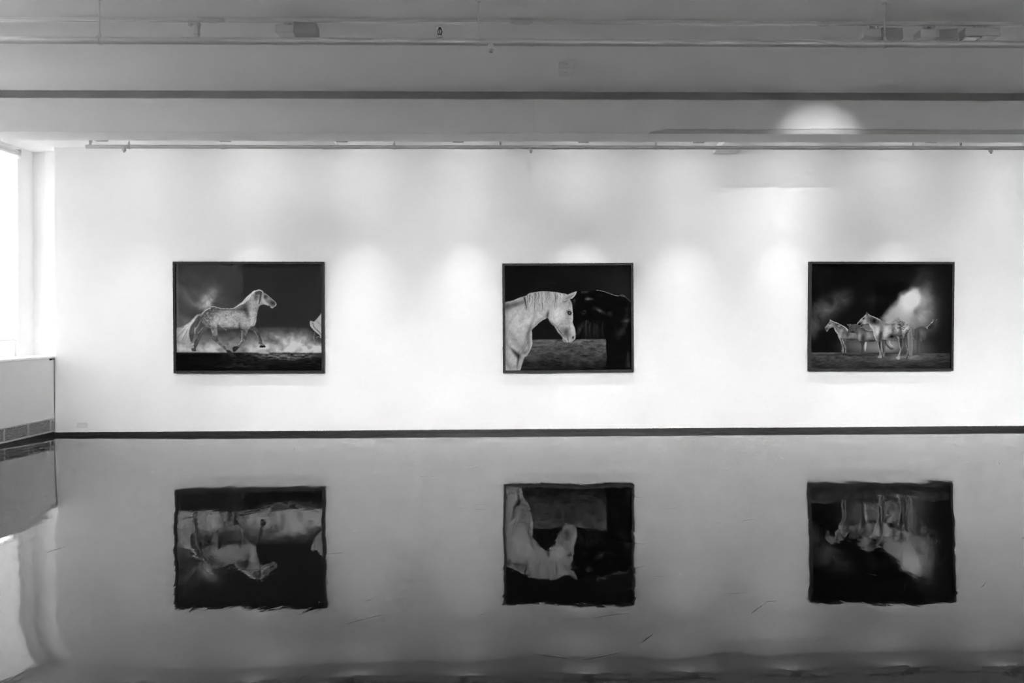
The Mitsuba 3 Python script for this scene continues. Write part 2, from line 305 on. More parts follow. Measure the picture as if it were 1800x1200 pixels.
t = thing('track_spotlight', 'grey track spotlight with a slanted corner, middle of the three above the right picture', 'spotlight')
adaptor(t, 3.243)
part(t, 'driver_box', box(3.125, 3.285, YT - .045, YT + .085, HC - .140, HC - .072, .003), 'fixture_white')
lp, ld = lamp_head(t, (3.375, YT + .02, HC - .116), .18, .088, .12, -.22, -.10, .02)
part(t, 'hinge', cyl((3.28, YT, HC - .09), (3.30, YT, HC - .09), .02), 'fixture_grey')
LAMP_MID = (lp, ld)

t = thing('track_spotlight', 'white track spotlight showing a pale lens in a black baffle, rightmost on the track', 'spotlight')
adaptor(t, 3.667)
hd = part(t, 'lamp_head', box(3.502, 3.80, 5.555, 5.68, 3.826, 3.897, .003), 'fixture_white')
part(hd, 'baffle', join(box(3.508, 3.655, 5.561, 5.674, 3.8235, 3.828)), 'dark_metal', False)
part(hd, 'lens', box(3.522, 3.638, 5.569, 5.658, 3.8215, 3.825, .001), 'lamp_glass')

# ---------------------------------------------------------------- small track heads behind the beam
HX = [-5.136, -3.703, -2.339, -.972, .512, 1.885, 3.253, 4.679, 6.09, 7.5]
HL = ['small grey track light behind the beam near the left end of the far pipe', 'small grey track light behind the beam above the left half of the left picture', 'small grey track light behind the beam right of the left picture',
      'small grey track light behind the beam left of the middle picture', 'small grey track light behind the beam above the middle picture', 'small grey track light behind the beam left of the pale ceiling duct',
      'small grey track light hidden behind the beam above the left of the right picture', 'small grey track light behind the beam above the right picture', 'small grey track light behind the beam right of the right picture, outside the frame', 'small grey track light behind the beam at the far right, outside the frame']
HZ = [3.606, 3.605, 3.601, 3.598, 3.599, 3.598, 3.619, 3.603, 3.60, 3.60]
tb = thing('lighting_track', 'lighting track hidden behind the beam above the picture wall', 'track')
part(tb, 'rail', rail(-5.6, 9.0, 8.13, HR), 'aluminium')
for k, (x, z) in enumerate(zip(HX, HZ)):
    t = thing('track_light', HL[k], 'spotlight', 'small track lights behind the beam')
    part(t, 'housing', hull([(x + dx, yy, zz) for dx in (-.062, .062) for yy, zz in ((8.070, z), (8.070, z + .105), (8.19, z + .105), (8.19, z + .085), (8.105, z))]), 'fixture_grey', False)
    part(t, 'stem', cyl((x, 8.13, z + .10), (x, 8.13, HR - .0265), .016, 12), 'fixture_white')
    ln = np.array([(x - .045, 8.113, z + .0072), (x + .045, 8.113, z + .0072), (x + .045, 8.183, z + .0772), (x - .045, 8.183, z + .0772)])
    part(t, 'lens', trimesh.Trimesh(ln, [[0, 2, 1], [0, 3, 2]], process=False), 'lamp_glass', False)
    spot(f'track_light_lamp_{k + 1:03d}', (x, 8.165, z + .045), (x, 9.0, z + .045 - .75), 1.28 * (.55 if k == 0 else 1.0), 86, 0)
    if k < 8: spot(f'track_light_core_{k + 1:03d}', (x, 8.165, z + .04), (x, 9.0, .2), 12.0 if k else 5.5, 24, 0)
spot('track_spotlight_lamp_001', LAMP_RIGHT[0], (3.20, 9.0, 2.80), 13.0, 19, 0)

# ---------------------------------------------------------------- more lighting tracks nearer the viewer, above and behind the frame: they wash the picture wall and the room's other walls
def wash(y, spots, first, where):
    for (x, tx, ty, tz, pw, cut), w in zip(spots, where):
        t = thing('track_spotlight', 'white track spotlight outside the frame, ' + w, 'spotlight', 'spotlights on the tracks outside the frame')
        adaptor(t, x, y)
        dx, dy, dz = tx - x, ty - y, tz - (HC - .15)
        lp, ld = lamp_head(t, (x, y + .05 * (1 if dy > 0 else -1), HC - .15), .17, .115, .13, math.atan2(-dx, dy), math.atan2(dz, math.hypot(dx, dy)))
        spot(f'track_spotlight_lamp_{first:03d}', lp, (tx, ty, tz), pw, cut, 2); first += 1
tc = thing('lighting_track', 'aluminium lighting track on the ceiling above the viewer, outside the frame', 'track')
part(tc, 'rail', rail(-6.6, 9.2, 1.5, HC), 'aluminium')
wash(1.5, [(-4.4, -4.6, 9, .2, 80, 22), (-1.2, -1.2, 9, .2, 142, 22), (2.2, 2.3, 9, .2, 142, 22), (5.7, 5.9, 9, .2, 142, 22)], 2, ['leftmost on the track above the viewer', 'second from the left on the track above the viewer', 'third from the left on the track above the viewer', 'rightmost on the track above the viewer'])
te = thing('lighting_track', 'short lighting track on the ceiling near the windows, outside the frame', 'track')
part(te, 'rail', rail(-6.2, -3.2, 4.5, HC), 'aluminium')
t = thing('track_spotlight', 'white track spotlight on the short ceiling track near the windows, outside the frame', 'spotlight')
adaptor(t, -4.38, 4.5)
lp, ld = lamp_head(t, (-4.38, 4.52, HC - .14), .12, .10, .12, 0.1, -.35)
part(t, 'bulb', lathe([(0, 0), (.03, 0), (.03, .004), (0, .004)], lp - ld * .012, 16, -ld), 'lamp_glass', True, emitter={'type': 'area', 'radiance': rgb(300.0)})
td = thing('lighting_track', 'aluminium lighting track on the ceiling behind the viewer, outside the frame', 'track')
part(td, 'rail', rail(-6.6, 9.2, -2.2, HC), 'aluminium')
wash(-2.2, [(-2.6, -2.6, -5, 1.2, 290, 70), (4.0, 4.0, -5, 1.2, 290, 70), (7.0, 9.6, 0.5, 1.3, 300, 58)], 6, ['leftmost on the track behind the viewer', 'middle one on the track behind the viewer', 'rightmost on the track behind the viewer'])

# ================================================================ sprinkler pipes
def clamp(t, x, y, z, r, top, rod=True):
    c = part(t, 'clamp', join(cyl((x - .011, y, z), (x + .011, y, z), r + .005, 20), box(x - .012, x + .012, y - .008, y + .008, z + r, z + r + .03, .002), box(x - .03, x + .03, y - r - .009, y - r + .004, z + .004, z + .014, .002)), 'pipe_paint')
    if rod: part(c, 'rod', join(cyl((x, y, z + r + .02), (x, y, top - .001), .0045, 8), cyl((x, y, top - .007), (x, y, top - .001), .02, 12)), 'pipe_paint')
def coupling(t, x, y, z, r, w=.045):
    part(t, 'coupling', join(cyl((x - w / 2, y, z), (x + w / 2, y, z), r + .005, 20), cyl((x - w / 2 - .004, y, z), (x - w / 2, y, z), r + .002, 20)), 'pipe_paint')
def pendant(label, x, y, z, r, k=1.0):
    t = thing('pendant_sprinkler', label, 'sprinkler', 'hanging sprinkler heads')
    part(t, 'outlet', join(cyl((x, y, z - r * .6), (x, y, z - r - .028 * k), .024 * k, 16), lathe([(0, 0), (.020 * k, 0), (.028 * k, .004), (.028 * k, .018 * k), (.02 * k, .024 * k), (0, .024 * k)], (x, y, z - r - .034 * k), 16)), 'white_plastic')
    part(t, 'deflector', join(cyl((x, y, z - r - .03 * k), (x, y, z - r - .046 * k), .008 * k, 10), cyl((x, y, z - r - .046 * k), (x, y, z - r - .049 * k), .016 * k, 14)), 'fixture_grey')
def upright(label, x, y, z, r, k=1.0, h=.09):
    t = thing('upright_sprinkler', label, 'sprinkler')
    part(t, 'outlet', join(cyl((x, y, z + r + .0005), (x, y, z + r + .016 * k), .022 * k, 16), cyl((x, y, z + r + .012 * k), (x, y, z + r + .028 * k), .014 * k, 12)), 'pipe_paint')
    b = z + r + .026 * k
    arms = [cyl((x + s * .008 * k, y, b), (x + s * .017 * k, y, b + .022 * k), .0036 * k, 8) for s in (-1, 1)] + [cyl((x + s * .017 * k, y, b + .022 * k), (x + s * .009 * k, y, b + .05 * k), .0036 * k, 8) for s in (-1, 1)]
    part(t, 'frame', join(lathe([(0, 0), (.014 * k, 0), (.016 * k, .010 * k), (.010 * k, .014 * k), (0, .014 * k)], (x, y, b - .006 * k), 12), cyl((x, y, b), (x, y, b + .045 * k), .0035 * k, 8), *arms, cyl((x, y, b + .046 * k), (x, y, b + .058 * k), .010 * k, 12)), 'dark_metal')
    part(t, 'deflector', join(lathe([(0, .004), (.016 * k, .004), (.024 * k, -.006), (.021 * k, -.007), (.014 * k, 0), (0, 0)], (x, y, b + .058 * k), 16)), 'chrome', 30, 'bright deflector plate')
P1 = thing('sprinkler_pipe', 'grey sprinkler pipe hung on rods in front of the lighting track', 'pipe')
part(P1, 'tube', cyl((-6.75, 5.25, 3.632), (9.55, 5.25, 3.632), .0275, 28), 'pipe_paint')
for x in (-5.98, -3.343, -.473, 2.676, 5.6): clamp(P1, x, 5.25, 3.632, .0275, HC)
for x in (-.062,): coupling(P1, x, 5.25, 3.632, .0275)
upright('dark upright sprinkler head with a bright plate, standing on the near pipe', -.768, 5.25, 3.632, .0275)
pendant('white sprinkler head hanging below the near pipe beside the middle rod', -.377, 5.25, 3.632, .0275)
P2 = thing('sprinkler_pipe', 'pale sprinkler pipe with a capped left end, hung behind the beam along the picture wall', 'pipe')
YP, ZP, RP = 7.95, 3.508, .0222
part(P2, 'tube', join(cyl((-5.205, YP, ZP), (9.4, YP, ZP), RP, 24), cyl((-5.216, YP, ZP), (-5.18, YP, ZP), RP + .001, 24)), 'pipe_paint')
part(P2, 'riser', join(cyl((-5.17, YP, ZP + .015), (-5.17, YP, ZP + .055), .013), cyl((-5.17, YP, ZP + .05), (-5.17, YP, ZP + .075), .019, 8), cyl((-5.17, YP, ZP + .07), (-5.17, YP, HR - .001), .010)), 'pipe_paint')
for x in (-4.731, -1.694, 1.349, 4.386): clamp(P2, x, YP, ZP, RP, HR)
for x in (-3.654, .159, 4.0): coupling(P2, x, YP, ZP, RP, .048)
pendant('small sprinkler head hanging near the capped left end of the far pipe', -4.789, YP, ZP, RP, .85)
pendant('small sprinkler head hanging from the far pipe above the middle picture', -.112, YP, ZP, RP, .85)
pendant('small sprinkler head hanging from the far pipe right of the right picture', 5.315, YP, ZP, RP, .85)
upright('tiny dark upright sprinkler on the far pipe left of the middle picture', -.463, YP, ZP, RP, .6)
upright('tiny dark upright sprinkler on the far pipe above the right edge of the right picture', 4.955, YP, ZP, RP, .6)

# ================================================================ small ceiling and wall fittings
t = thing('ceiling_detector', 'white square detector box fixed to the ceiling above the middle picture', 'detector')
part(t, 'housing', box(.172, .320, 6.46, 6.68, 3.885, HC, .006), 'white_plastic')
part(t, 'cover', box(.169, .323, 6.455, 6.685, 3.880, 3.893, .005), 'white_plastic')
part(t, 'slot', box(.235, .257, 6.453, 6.461, 3.918, 3.921), 'fixture_grey', False); part(t, 'slot', box(.232, .262, 6.56, 6.566, 3.8785, 3.8815), 'fixture_grey', False)
solo('ceiling_duct', join(box(2.268, 2.60, 7.76, 8.985, 3.682, HR, .004), box(2.275, 2.59, 7.77, 8.96, 3.6795, 3.684)), 'white_plastic', 'flat white ceiling duct crossing above the far pipe, right of the middle picture', 'duct')
solo('ceiling_duct', box(-2.85, -2.585, 7.76, 8.985, 3.736, HR, .004), 'white_plastic', 'shallow white ceiling duct above the right edge of the left picture', 'duct')
t = thing('power_outlet', 'white double power outlet low on the wall near the left corner', 'power outlet')
part(t, 'plate', box(-6.04, -5.894, D - .008, D + .001, .122, .188, .003), 'outlet_white')
for s in (-1, 1):
    x = -5.967 + s * .043
    part(t, 'socket', join(*[turn(box(x + dx - .0022, x + dx + .0022, D - .0092, D - .0078, zz - .006, zz + .006), a, [0, 1, 0], [x + dx, D, zz]) for dx, zz, a in ((-.009, .155, .5), (.009, .155, -.5), (0, .139, 0))]), 'pipe_paint', False)
    part(t, 'switch', box(-5.967 + s * .012 - .007, -5.967 + s * .012 + .007, D - .0108, D - .007, .165, .176, .002), 'outlet_white')
# ---------------------------------------------------------------- the three photographic prints (flat print on the picture sheets)
from scipy import ndimage as ndi

def spline(pts, closed=True, n=6):
    """Catmull-Rom through the points."""
    p = np.asarray(pts, float)
    q = np.vstack([p[-1:], p, p[:2]]) if closed else np.vstack([2 * p[0] - p[1], p, 2 * p[-1] - p[-2]])
    t = np.linspace(0, 1, n, endpoint=False)[:, None]
    out = []
    for i in range(1, len(q) - 2):
        a, b, c, d = q[i - 1], q[i], q[i + 1], q[i + 2]
        out.append(0.5 * (2 * b + (c - a) * t + (2 * a - 5 * b + 4 * c - d) * t * t + (3 * b - a - 3 * c + d) * t ** 3))
    return np.vstack(out + ([] if closed else [p[-1:]]))

class Print:
    """A grey picture on a grid; coordinates are units of the sheet (u right, v down), R samples per unit."""
    def __init__(self, w, h, R=2.0, seed=0):
        self.w, self.h, self.R, self.seed = w, h, R, seed
        self.nx, self.ny = int(w * R) + 1, int(h * R) + 1
        self.u, self.v = np.meshgrid(np.linspace(0, w, self.nx), np.linspace(0, h, self.ny))
        self.a = np.zeros_like(self.u)
        self.grain = np.clip(.25 + 1.5 * (self.fbm(.33, .33, 40, 3) - .12), .25, 1.0)
        self.hair = 1 + .55 * (self.fbm(.22, .22, 41, 5, 1.5) - .5) + .35 * (self.fbm(.8, .8, 42, 2) - .5)
    def fbm(self, sx, sy, seed=0, octaves=4, warp=0.0):
        u, v = self.u * sx, self.v * sy
        if warp:
            u = u + warp * (meshkit.fbm(np.stack([self.u * sx * .7, self.v * sy * .7, 0 * u + 9.3], -1), 3, seed + 77) - .5)
            v = v + warp * (meshkit.fbm(np.stack([self.u * sx * .7, self.v * sy * .7, 0 * u + 4.1], -1), 3, seed + 78) - .5)
        return meshkit.fbm(np.stack([u, v, 0 * u + 3.7 * (seed + self.seed)], -1), octaves, seed)
    def mask(self, pts, blur=0.35, smooth=True):
        p = spline(pts) if smooth else np.asarray(pts, float)
        m = np.zeros_like(self.a)
        x0, y0 = np.floor((p.min(0) - 2) * self.R).astype(int); x1, y1 = np.ceil((p.max(0) + 2) * self.R).astype(int)
        x0, y0 = max(x0, 0), max(y0, 0); x1, y1 = min(x1, self.nx), min(y1, self.ny)
        if x1 <= x0 or y1 <= y0: return m
        S = 3
        xs = (np.arange((x1 - x0) * S) + .5) / S + x0 - .5; ys = (np.arange((y1 - y0) * S) + .5) / S + y0 - .5
        sub = np.zeros((len(ys), len(xs)))
        q = p * self.R; r = np.roll(q, -1, 0)
        for i, y in enumerate(ys):
            hit = (q[:, 1] > y) != (r[:, 1] > y)
            if hit.any():
                a, b = q[hit], r[hit]
                c = np.sort(a[:, 0] + (y - a[:, 1]) * (b[:, 0] - a[:, 0]) / (b[:, 1] - a[:, 1]))
                sub[i] = np.searchsorted(c, xs) % 2
        m[y0:y1, x0:x1] = sub.reshape(y1 - y0, S, x1 - x0, S).mean((1, 3))
        return ndi.gaussian_filter(m, blur * self.R) if blur else m
    def put(self, m, value, k=1.0):
        self.a = self.a * (1 - m * k) + value * m * k
    def fill(self, pts, value, blur=0.35, smooth=True, k=1.0):
        m = self.mask(pts, blur, smooth); self.put(m, value, k); return m
    def blob(self, u, v, ru, rv, ang=0.0, p=2.0):
        c, s = math.cos(ang), math.sin(ang)
        x, y = self.u - u, self.v - v
        return np.exp(-(np.abs((x * c + y * s) / ru) ** p + np.abs((-x * s + y * c) / rv) ** p))
    def stroke(self, pts, width, value, blur=0.3, k=1.0, taper=False, within=None):
        p = spline(pts, False)
        t = np.gradient(p, axis=0); n = np.stack([-t[:, 1], t[:, 0]], 1); n /= np.linalg.norm(n, axis=1, keepdims=True) + 1e-9
        w = np.full(len(p), width / 2.0)
        if taper: w = w * np.linspace(1, .15, len(p))
        m = self.mask(np.vstack([p + n * w[:, None], (p - n * w[:, None])[::-1]]), blur, False)
        m = m * self.grain
        if within is not None: m = m * within
        self.put(m, value, k); return m

def crop(u0, v0, s, ou, ov):
    """points measured on an enlargement (origin u0, v0, scale s) to sheet units."""
    return lambda *q: [((x / s) + u0 - ou, (y / s) + v0 - ov) for x, y in q]

def edge_light(P, m, width, dirv):
    """how much each point of a body lies near its edge on the side dirv (rim light)."""
    d = ndi.gaussian_filter(m, width * P.R)
    gy, gx = np.gradient(d)
    g = -(gx * dirv[0] + gy * dirv[1]) * P.R * width
    return np.clip(g * 4, 0, 1) * m

def print_running_horse():
    P = Print(252.5, 189.5, seed=1); O = (310.6, 463.2)
    c1, c2, c0 = crop(305, 500, 9.23, *O), crop(405, 500, 9.23, *O), crop(290, 440, 4.8, *O)
    u, v = P.u, P.v
    n1, n2 = P.fbm(.035, .035, 1, 5, 2.0), P.fbm(.02, .02, 2, 5, 1.5)
    P.a = .165 + .015 * (u / 250) + 0 * u
    # smoke on the left
    (pu, pv), = c1((590, 250))
    smoke = P.blob(pu - 3, pv + 8, 15, 26, .35) * 1.15 + P.blob(pu - 30, pv + 5, 42, 60) * .45 + P.blob(pu + 25, pv + 12, 20, 15) * .35 + P.blob(pu - 48, pv + 50, 30, 30) * .3
    P.a += smoke * np.clip(n1 * 2.0 - .62, 0, 1.2) * .55
    (qu, qv), = c1((575, 210))
    P.a += P.blob(qu, qv, 9, 14, .5) * np.clip(n1 * 1.8 - .4, 0, 1) * .30
    (qu, qv), = c1((540, 320))
    P.a += P.blob(qu, qv, 8, 11, .7) * np.clip(n1 * 1.8 - .3, 0, 1) * .38
    # far edge of the arena and the dust above the ground
    hor = c0((0, 640))[0][1]; gnd = c0((0, 868))[0][1]
    dn = .72 * P.fbm(.045, .05, 5, 5, 2.2) + .28 * P.fbm(.15, .17, 6, 5, 1.0)
    dn = np.clip((dn - .5) * 1.35 + .5, 0, 1)
    band = np.clip((v - hor) / 4, 0, 1) * np.clip((gnd + 2 - v) / 3, 0, 1)
    level = .17 + .42 * np.clip((v - hor - 4) / 30, 0, 1)
    (a0, b0), = c0((1060, 775)); (a1, b1), = c0((1290, 840)); (a2, b2), = c0((300, 850))
    dust = P.blob(a0, b0, 48, 20) * .33 + P.blob(a1, b1, 26, 9) * .3 + P.blob(a2, b2, 50, 12) * .22 + P.blob(a0 - 40, b0 + 13, 45, 9) * .15
    tone = np.clip(level * (.45 + 1.0 * dn) + dust * (dn * 2.0 - .25), .12, .86)
    tone = tone * np.where(u > c0((1180, 0))[0][0], np.clip(1 - (u - c0((1180, 0))[0][0]) / 40 * np.clip((b1 - 6 - v) / 14, 0, 1), .3, 1), 1)
    P.put(band, tone)
    P.put(P.blob(*c0((900, 665))[0], 38, 3.2), .33, .55)
    # ground
    gnd = gnd + 3.0 * (P.fbm(.06, 0.0, 31, 4) - .5) + np.clip((u - 130) / 120, 0, 1) * 1.5
    g = np.clip((v - gnd + 2.0) / 4.0, 0, 1)
    tx = P.fbm(.16, .55, 8, 4)
    lit = P.blob(*c0((960, 905))[0], 52, 9) * .42 + P.blob(*c0((1150, 875))[0], 40, 5) * .25 + P.blob(*c0((640, 965))[0], 60, 12) * .08
    P.put(g, np.clip(.075 + .09 * (tx - .4) + lit * np.clip(tx * 2.6 - .75, 0, 1.3), .05, .7))
    P.fill(c0((560, 880), (760, 905), (1000, 925), (1220, 945), (1310, 965), (1310, 1010), (900, 1000), (640, 940)), .1, 2.0, k=.65)
    P.fill(c0((100, 872), (300, 868), (420, 885), (560, 930), (540, 960), (300, 1000), (100, 1010)), .085, 2.0, k=.6)
    P.fill(c0((775, 868), (830, 852), (875, 878), (800, 876)), .78, .8, k=.8)
    # tail
    tail = c1((455, 475), (400, 488), (340, 545), (270, 640), (190, 700), (60, 700), (46, 780), (46, 900), (150, 945), (255, 975), (300, 930), (335, 850), (345, 760), (400, 680), (440, 590), (470, 520))
    tm = P.fill(tail, .72, .9, k=.85)
    rng = np.random.default_rng(4)
    for i in range(110):
        f = rng.uniform(0, 1)
        s = np.array([330 - 90 * f + rng.normal(0, 12), 560 + 130 * f]); e = np.array([rng.uniform(40, 250), 0]); e[1] = 705 + rng.uniform(0, 1) * 250 - .02 * (240 - e[0])
        mid = (s + e) / 2 + [-5, 25 * rng.uniform(-.5, 1)]
        P.stroke(c1(tuple(s), tuple(mid), tuple(e)), rng.uniform(.7, 1.6), rng.choice([.95, .9, .84, .8, .4]), .25, .75, True)
    P.fill(c1((415, 505), (350, 590), (280, 690), (255, 790), (265, 870), (290, 940), (330, 860), (345, 740), (400, 650), (440, 560)), .2, .6, k=.9)
    for i in range(14):
        s = rng.uniform(0, 1)
        P.stroke(c1((410 - 40 * s, 540 + 50 * s), (300 + 40 * s, 720), (275 + 55 * s, 900 - 40 * s)), .7, rng.choice([.4, .34, .12]), .25, .7, True)
    P.stroke(c1((398, 488), (340, 550), (275, 650), (215, 730)), 2.6, .95, .4, .9)
    P.stroke(c1((352, 700), (345, 760), (350, 800)), 1.6, .85, .3, .8)
    # far hind leg, near legs and body
    legs0 = P.a.copy()
    fh = P.fill(c1((560, 680), (530, 745), (460, 830), (425, 900), (392, 975), (362, 1040), (362, 1088), (300, 1082), (290, 1045), (330, 1030), (325, 970), (360, 890), (396, 850), (400, 800), (440, 740), (480, 680)), .26)
    P.stroke(c1((470, 760), (440, 820), (400, 900), (350, 990)), 2.2, .42, .6, .7, within=fh)
    P.stroke(c1((475, 700), (430, 755), (395, 800)), .8, .85, .25, .9)
    P.stroke(c1((330, 965), (300, 980), (280, 1000)), 2.0, .9, .5, .9)
    ff = P.fill(c2((300, 735), (340, 750), (375, 780), (405, 820), (430, 880), (445, 940), (436, 968), (470, 965), (460, 1000), (460, 1025), (545, 1020), (530, 985), (497, 950), (492, 905), (452, 800), (432, 740), (375, 685), (330, 690)), .3)
    P.stroke(c2((372, 760), (420, 850), (460, 945)), 1.6, .62, .5, .8, within=ff)
    P.stroke(c2((440, 790), (470, 860), (492, 905)), 1.1, .12, .4, .7, within=ff)
    P.fill(c2((462, 1008), (500, 995), (545, 1005), (545, 1025), (462, 1028)), .1, .3, k=.9)
    P.fill(c2((470, 985), (500, 960), (530, 985), (500, 1000)), .6, .5, k=.7)
    body = c1((455, 478), (520, 412), (575, 373), (640, 356), (700, 366), (760, 384), (850, 391), (940, 387), (1000, 369), (1050, 334)) + c2(
        (190, 298), (205, 258), (250, 203), (300, 158), (370, 99), (400, 97), (440, 83), (490, 93), (518, 123), (580, 163), (650, 228), (705, 268), (726, 312), (715, 345), (690, 362), (665, 383), (636, 376), (622, 350), (580, 337), (530, 322), (490, 330), (450, 352), (436, 380), (415, 450), (402, 560), (397, 620), (378, 672), (345, 695), (270, 735), (200, 735)) + c1(
        (1060, 716), (960, 722), (860, 718), (780, 690), (722, 655), (712, 720), (708, 800), (716, 885), (742, 930), (800, 978), (850, 1035), (905, 1082), (955, 1130), (1000, 1185), (915, 1172), (860, 1110), (800, 1050), (720, 970), (640, 905), (620, 885), (628, 830), (610, 765), (598, 722), (540, 700), (480, 645), (440, 565), (430, 520))
    bm = P.mask(body)
    bu = ndi.gaussian_filter(bm, 7 * P.R)
    d1, d2, _ = (np.zeros(1),) * 3
    spots = P.fbm(.42, .42, 11, 2); coat = P.fbm(.12, .12, 12, 4)
    base = .60 + .16 * (coat - .5) + .10 * (bu - .6)
    (ru, rv), = c1((560, 520))
    rump = np.clip(P.blob(ru - 4, rv - 2, 15, 15) * 1.25 + P.blob(*c1((640, 400))[0], 13, 7) * .9 + P.blob(*c1((480, 620))[0], 9, 9) + P.blob(*c1((580, 700))[0], 10, 4, .35) * 1.1, 0, 1)
    base = base * (1 - rump) + rump * (.27 + .30 * np.clip(spots * 3 - 1.25, 0, 1))
    (su, sv), = c1((630, 600))
    base += P.blob(su, sv, 12, 11) * .16
    flank = P.blob(*c1((880, 540))[0], 24, 15)
    base += flank * (.03 + .17 * np.clip(spots * 3 - 1.3, -.6, .6))
    base -= P.blob(*c1((880, 405))[0], 26, 2.6) * .22 + P.blob(*c1((1060, 680))[0], 2.2, 8) * .3 + P.blob(*c1((890, 712))[0], 22, 2.2) * .35 + P.blob(*c1((712, 690))[0], 1.4, 7) * .4 + P.blob(*c1((1110, 400))[0], 9, 6) * .22
    base -= P.blob(*c2((260, 480))[0], 4, 12, -.2) * .28 + P.blob(*c2((400, 200))[0], 4, 6) * .3 + P.blob(*c2((190, 330))[0], 10, 4) * .2
    base += P.blob(*c2((340, 480))[0], 6, 20, .1) * .14 + P.blob(*c2((250, 600))[0], 10, 8) * .1
    base -= P.blob(*c2((345, 700))[0], 5, 2.5, -.3) * .4
    # lower hind leg is dark
    leg = np.clip((v - c1((0, 760))[0][1]) / 9, 0, 1)
    base = base * (1 - leg) + leg * (.24 + .25 * P.fbm(.3, .2, 14, 3))
    P.put(bm, np.clip(base * P.hair, .1, .9))
    P.stroke(c1((735, 935), (800, 985), (850, 1040), (905, 1090)), 1.0, .62, .4, .7)
    P.stroke(c1((690, 930), (760, 990), (830, 1050)), 1.6, .45, .5, .5)
    P.fill(c1((850, 1085), (905, 1080), (1000, 1185), (915, 1172)), .14, .4, k=.9)
    P.stroke(c1((730, 672), (790, 705), (855, 750)), 1.4, .72, .4, .8)
    nf = P.fill(c1((1085, 740), (1100, 800), (1100, 870), (1095, 910), (1050, 980), (1010, 1000), (965, 1018), (945, 1055), (958, 1096), (1000, 1082), (1040, 1042), (1062, 1030), (1132, 942), (1166, 890), (1168, 830), (1195, 735)), .3)
    P.put(nf * np.clip(P.fbm(.25, .2, 19, 3) * 3 - 1.1, 0, 1), .5, .8)
    P.stroke(c1((1095, 750), (1098, 850), (1090, 920), (1040, 985)), .9, .88, .3, .9)
    P.stroke(c1((1160, 900), (1120, 950), (1060, 1020)), .9, .6, .4, .6)
    P.fill(c1((948, 1030), (1000, 1005), (1040, 1030), (1000, 1082), (958, 1096)), .13, .5, k=.85)
    P.stroke(c1((985, 1005), (1020, 995), (1035, 1010)), 1.0, .7, .3, .7)
    lg = np.clip(np.abs(P.a - legs0) * 20, 0, 1) * np.clip((v - c1((0, 720))[0][1]) / 4, 0, 1)
    P.put(lg, np.clip(P.a * P.hair * 1.05, .05, .9))
    # head
    P.fill(c2((470, 110), (500, 105), (490, 180), (470, 270), (455, 320), (447, 300), (462, 200)), .2, .5, k=.85)
    P.fill(c2((390, 125), (440, 100), (500, 110), (480, 150), (400, 160)), .25, .6, k=.8)
    P.put(P.blob(*c2((548, 197))[0], 4.2, 4.0) * bm, .2, .9)
    P.put(P.blob(*c2((668, 300))[0], 6.5, 4.6, .4) * bm, .17, .95)
    P.put(P.blob(*c2((600, 270))[0], 4, 4) * bm, .38, .5)
    P.fill(c2((500, 200), (520, 150), (530, 230), (570, 290), (610, 330), (560, 325), (505, 300)), .8, .8, k=.7)
    P.stroke(c2((518, 125), (580, 165), (650, 230), (704, 270)), .8, .75, .3, .8)
    P.stroke(c2((706, 285), (722, 312), (714, 340), (690, 358), (665, 378), (636, 370)), 1.0, .93, .3, .9)
    P.stroke(c2((455, 340), (440, 380), (420, 450), (405, 560), (398, 620)), .9, .85, .35, .8)
    # rim light and mane
    P.stroke(c1((455, 482), (520, 420), (575, 388), (600, 392)), 2.0, .95, .35, .95)
    P.stroke(c1((575, 375), (640, 358), (700, 368), (760, 386), (850, 392), (940, 389), (1000, 370), (1060, 335)), 1.0, .93, .3, .95)
    P.fill(c2((60, 370), (130, 318), (190, 272), (250, 200), (310, 150), (370, 96), (395, 97), (365, 140), (320, 200), (270, 255), (205, 312), (150, 335)), .92, .5, k=.92)
    P.stroke(c2((390, 110), (440, 86), (490, 96), (515, 125)), 2.2, .92, .4, .9)
    for i in range(10):
        s = rng.uniform(0, 1)
        P.stroke(c2((380 - 190 * s, 110 + 170 * s), (345 - 180 * s, 190 + 150 * s), (330 - 200 * s + 20, 260 + 110 * s)), .8, rng.choice([.8, .7, .3]), .3, .55, True)
    # the next horse entering at the right edge
    h2 = P.fill(c0((1318, 530), (1290, 550), (1245, 600), (1212, 595), (1212, 640), (1250, 685), (1285, 715), (1300, 740), (1318, 790)), .75, .4)
    P.stroke(c0((1230, 610), (1245, 650), (1285, 690), (1305, 720)), 1.6, .3, .5, .8, within=h2)
    P.stroke(c0((1265, 600), (1290, 620), (1310, 650)), 2.2, .5, .8, .7, within=h2)
    P.stroke(c0((1250, 690), (1240, 740), (1250, 775)), .8, .8, .3, .8)
    P.stroke(c0((1268, 745), (1285, 740), (1300, 765), (1312, 790)), 1.8, .25, .4, .9)
    P.stroke(c0((1262, 740), (1280, 730), (1300, 745)), .8, .9, .3, .9)
    P.stroke(c0((1230, 870), (1280, 865), (1318, 845)), 1.0, .7, .5, .7)
    P.a += .02 * (P.fbm(.9, .9, 20, 1) - .5)
    return P

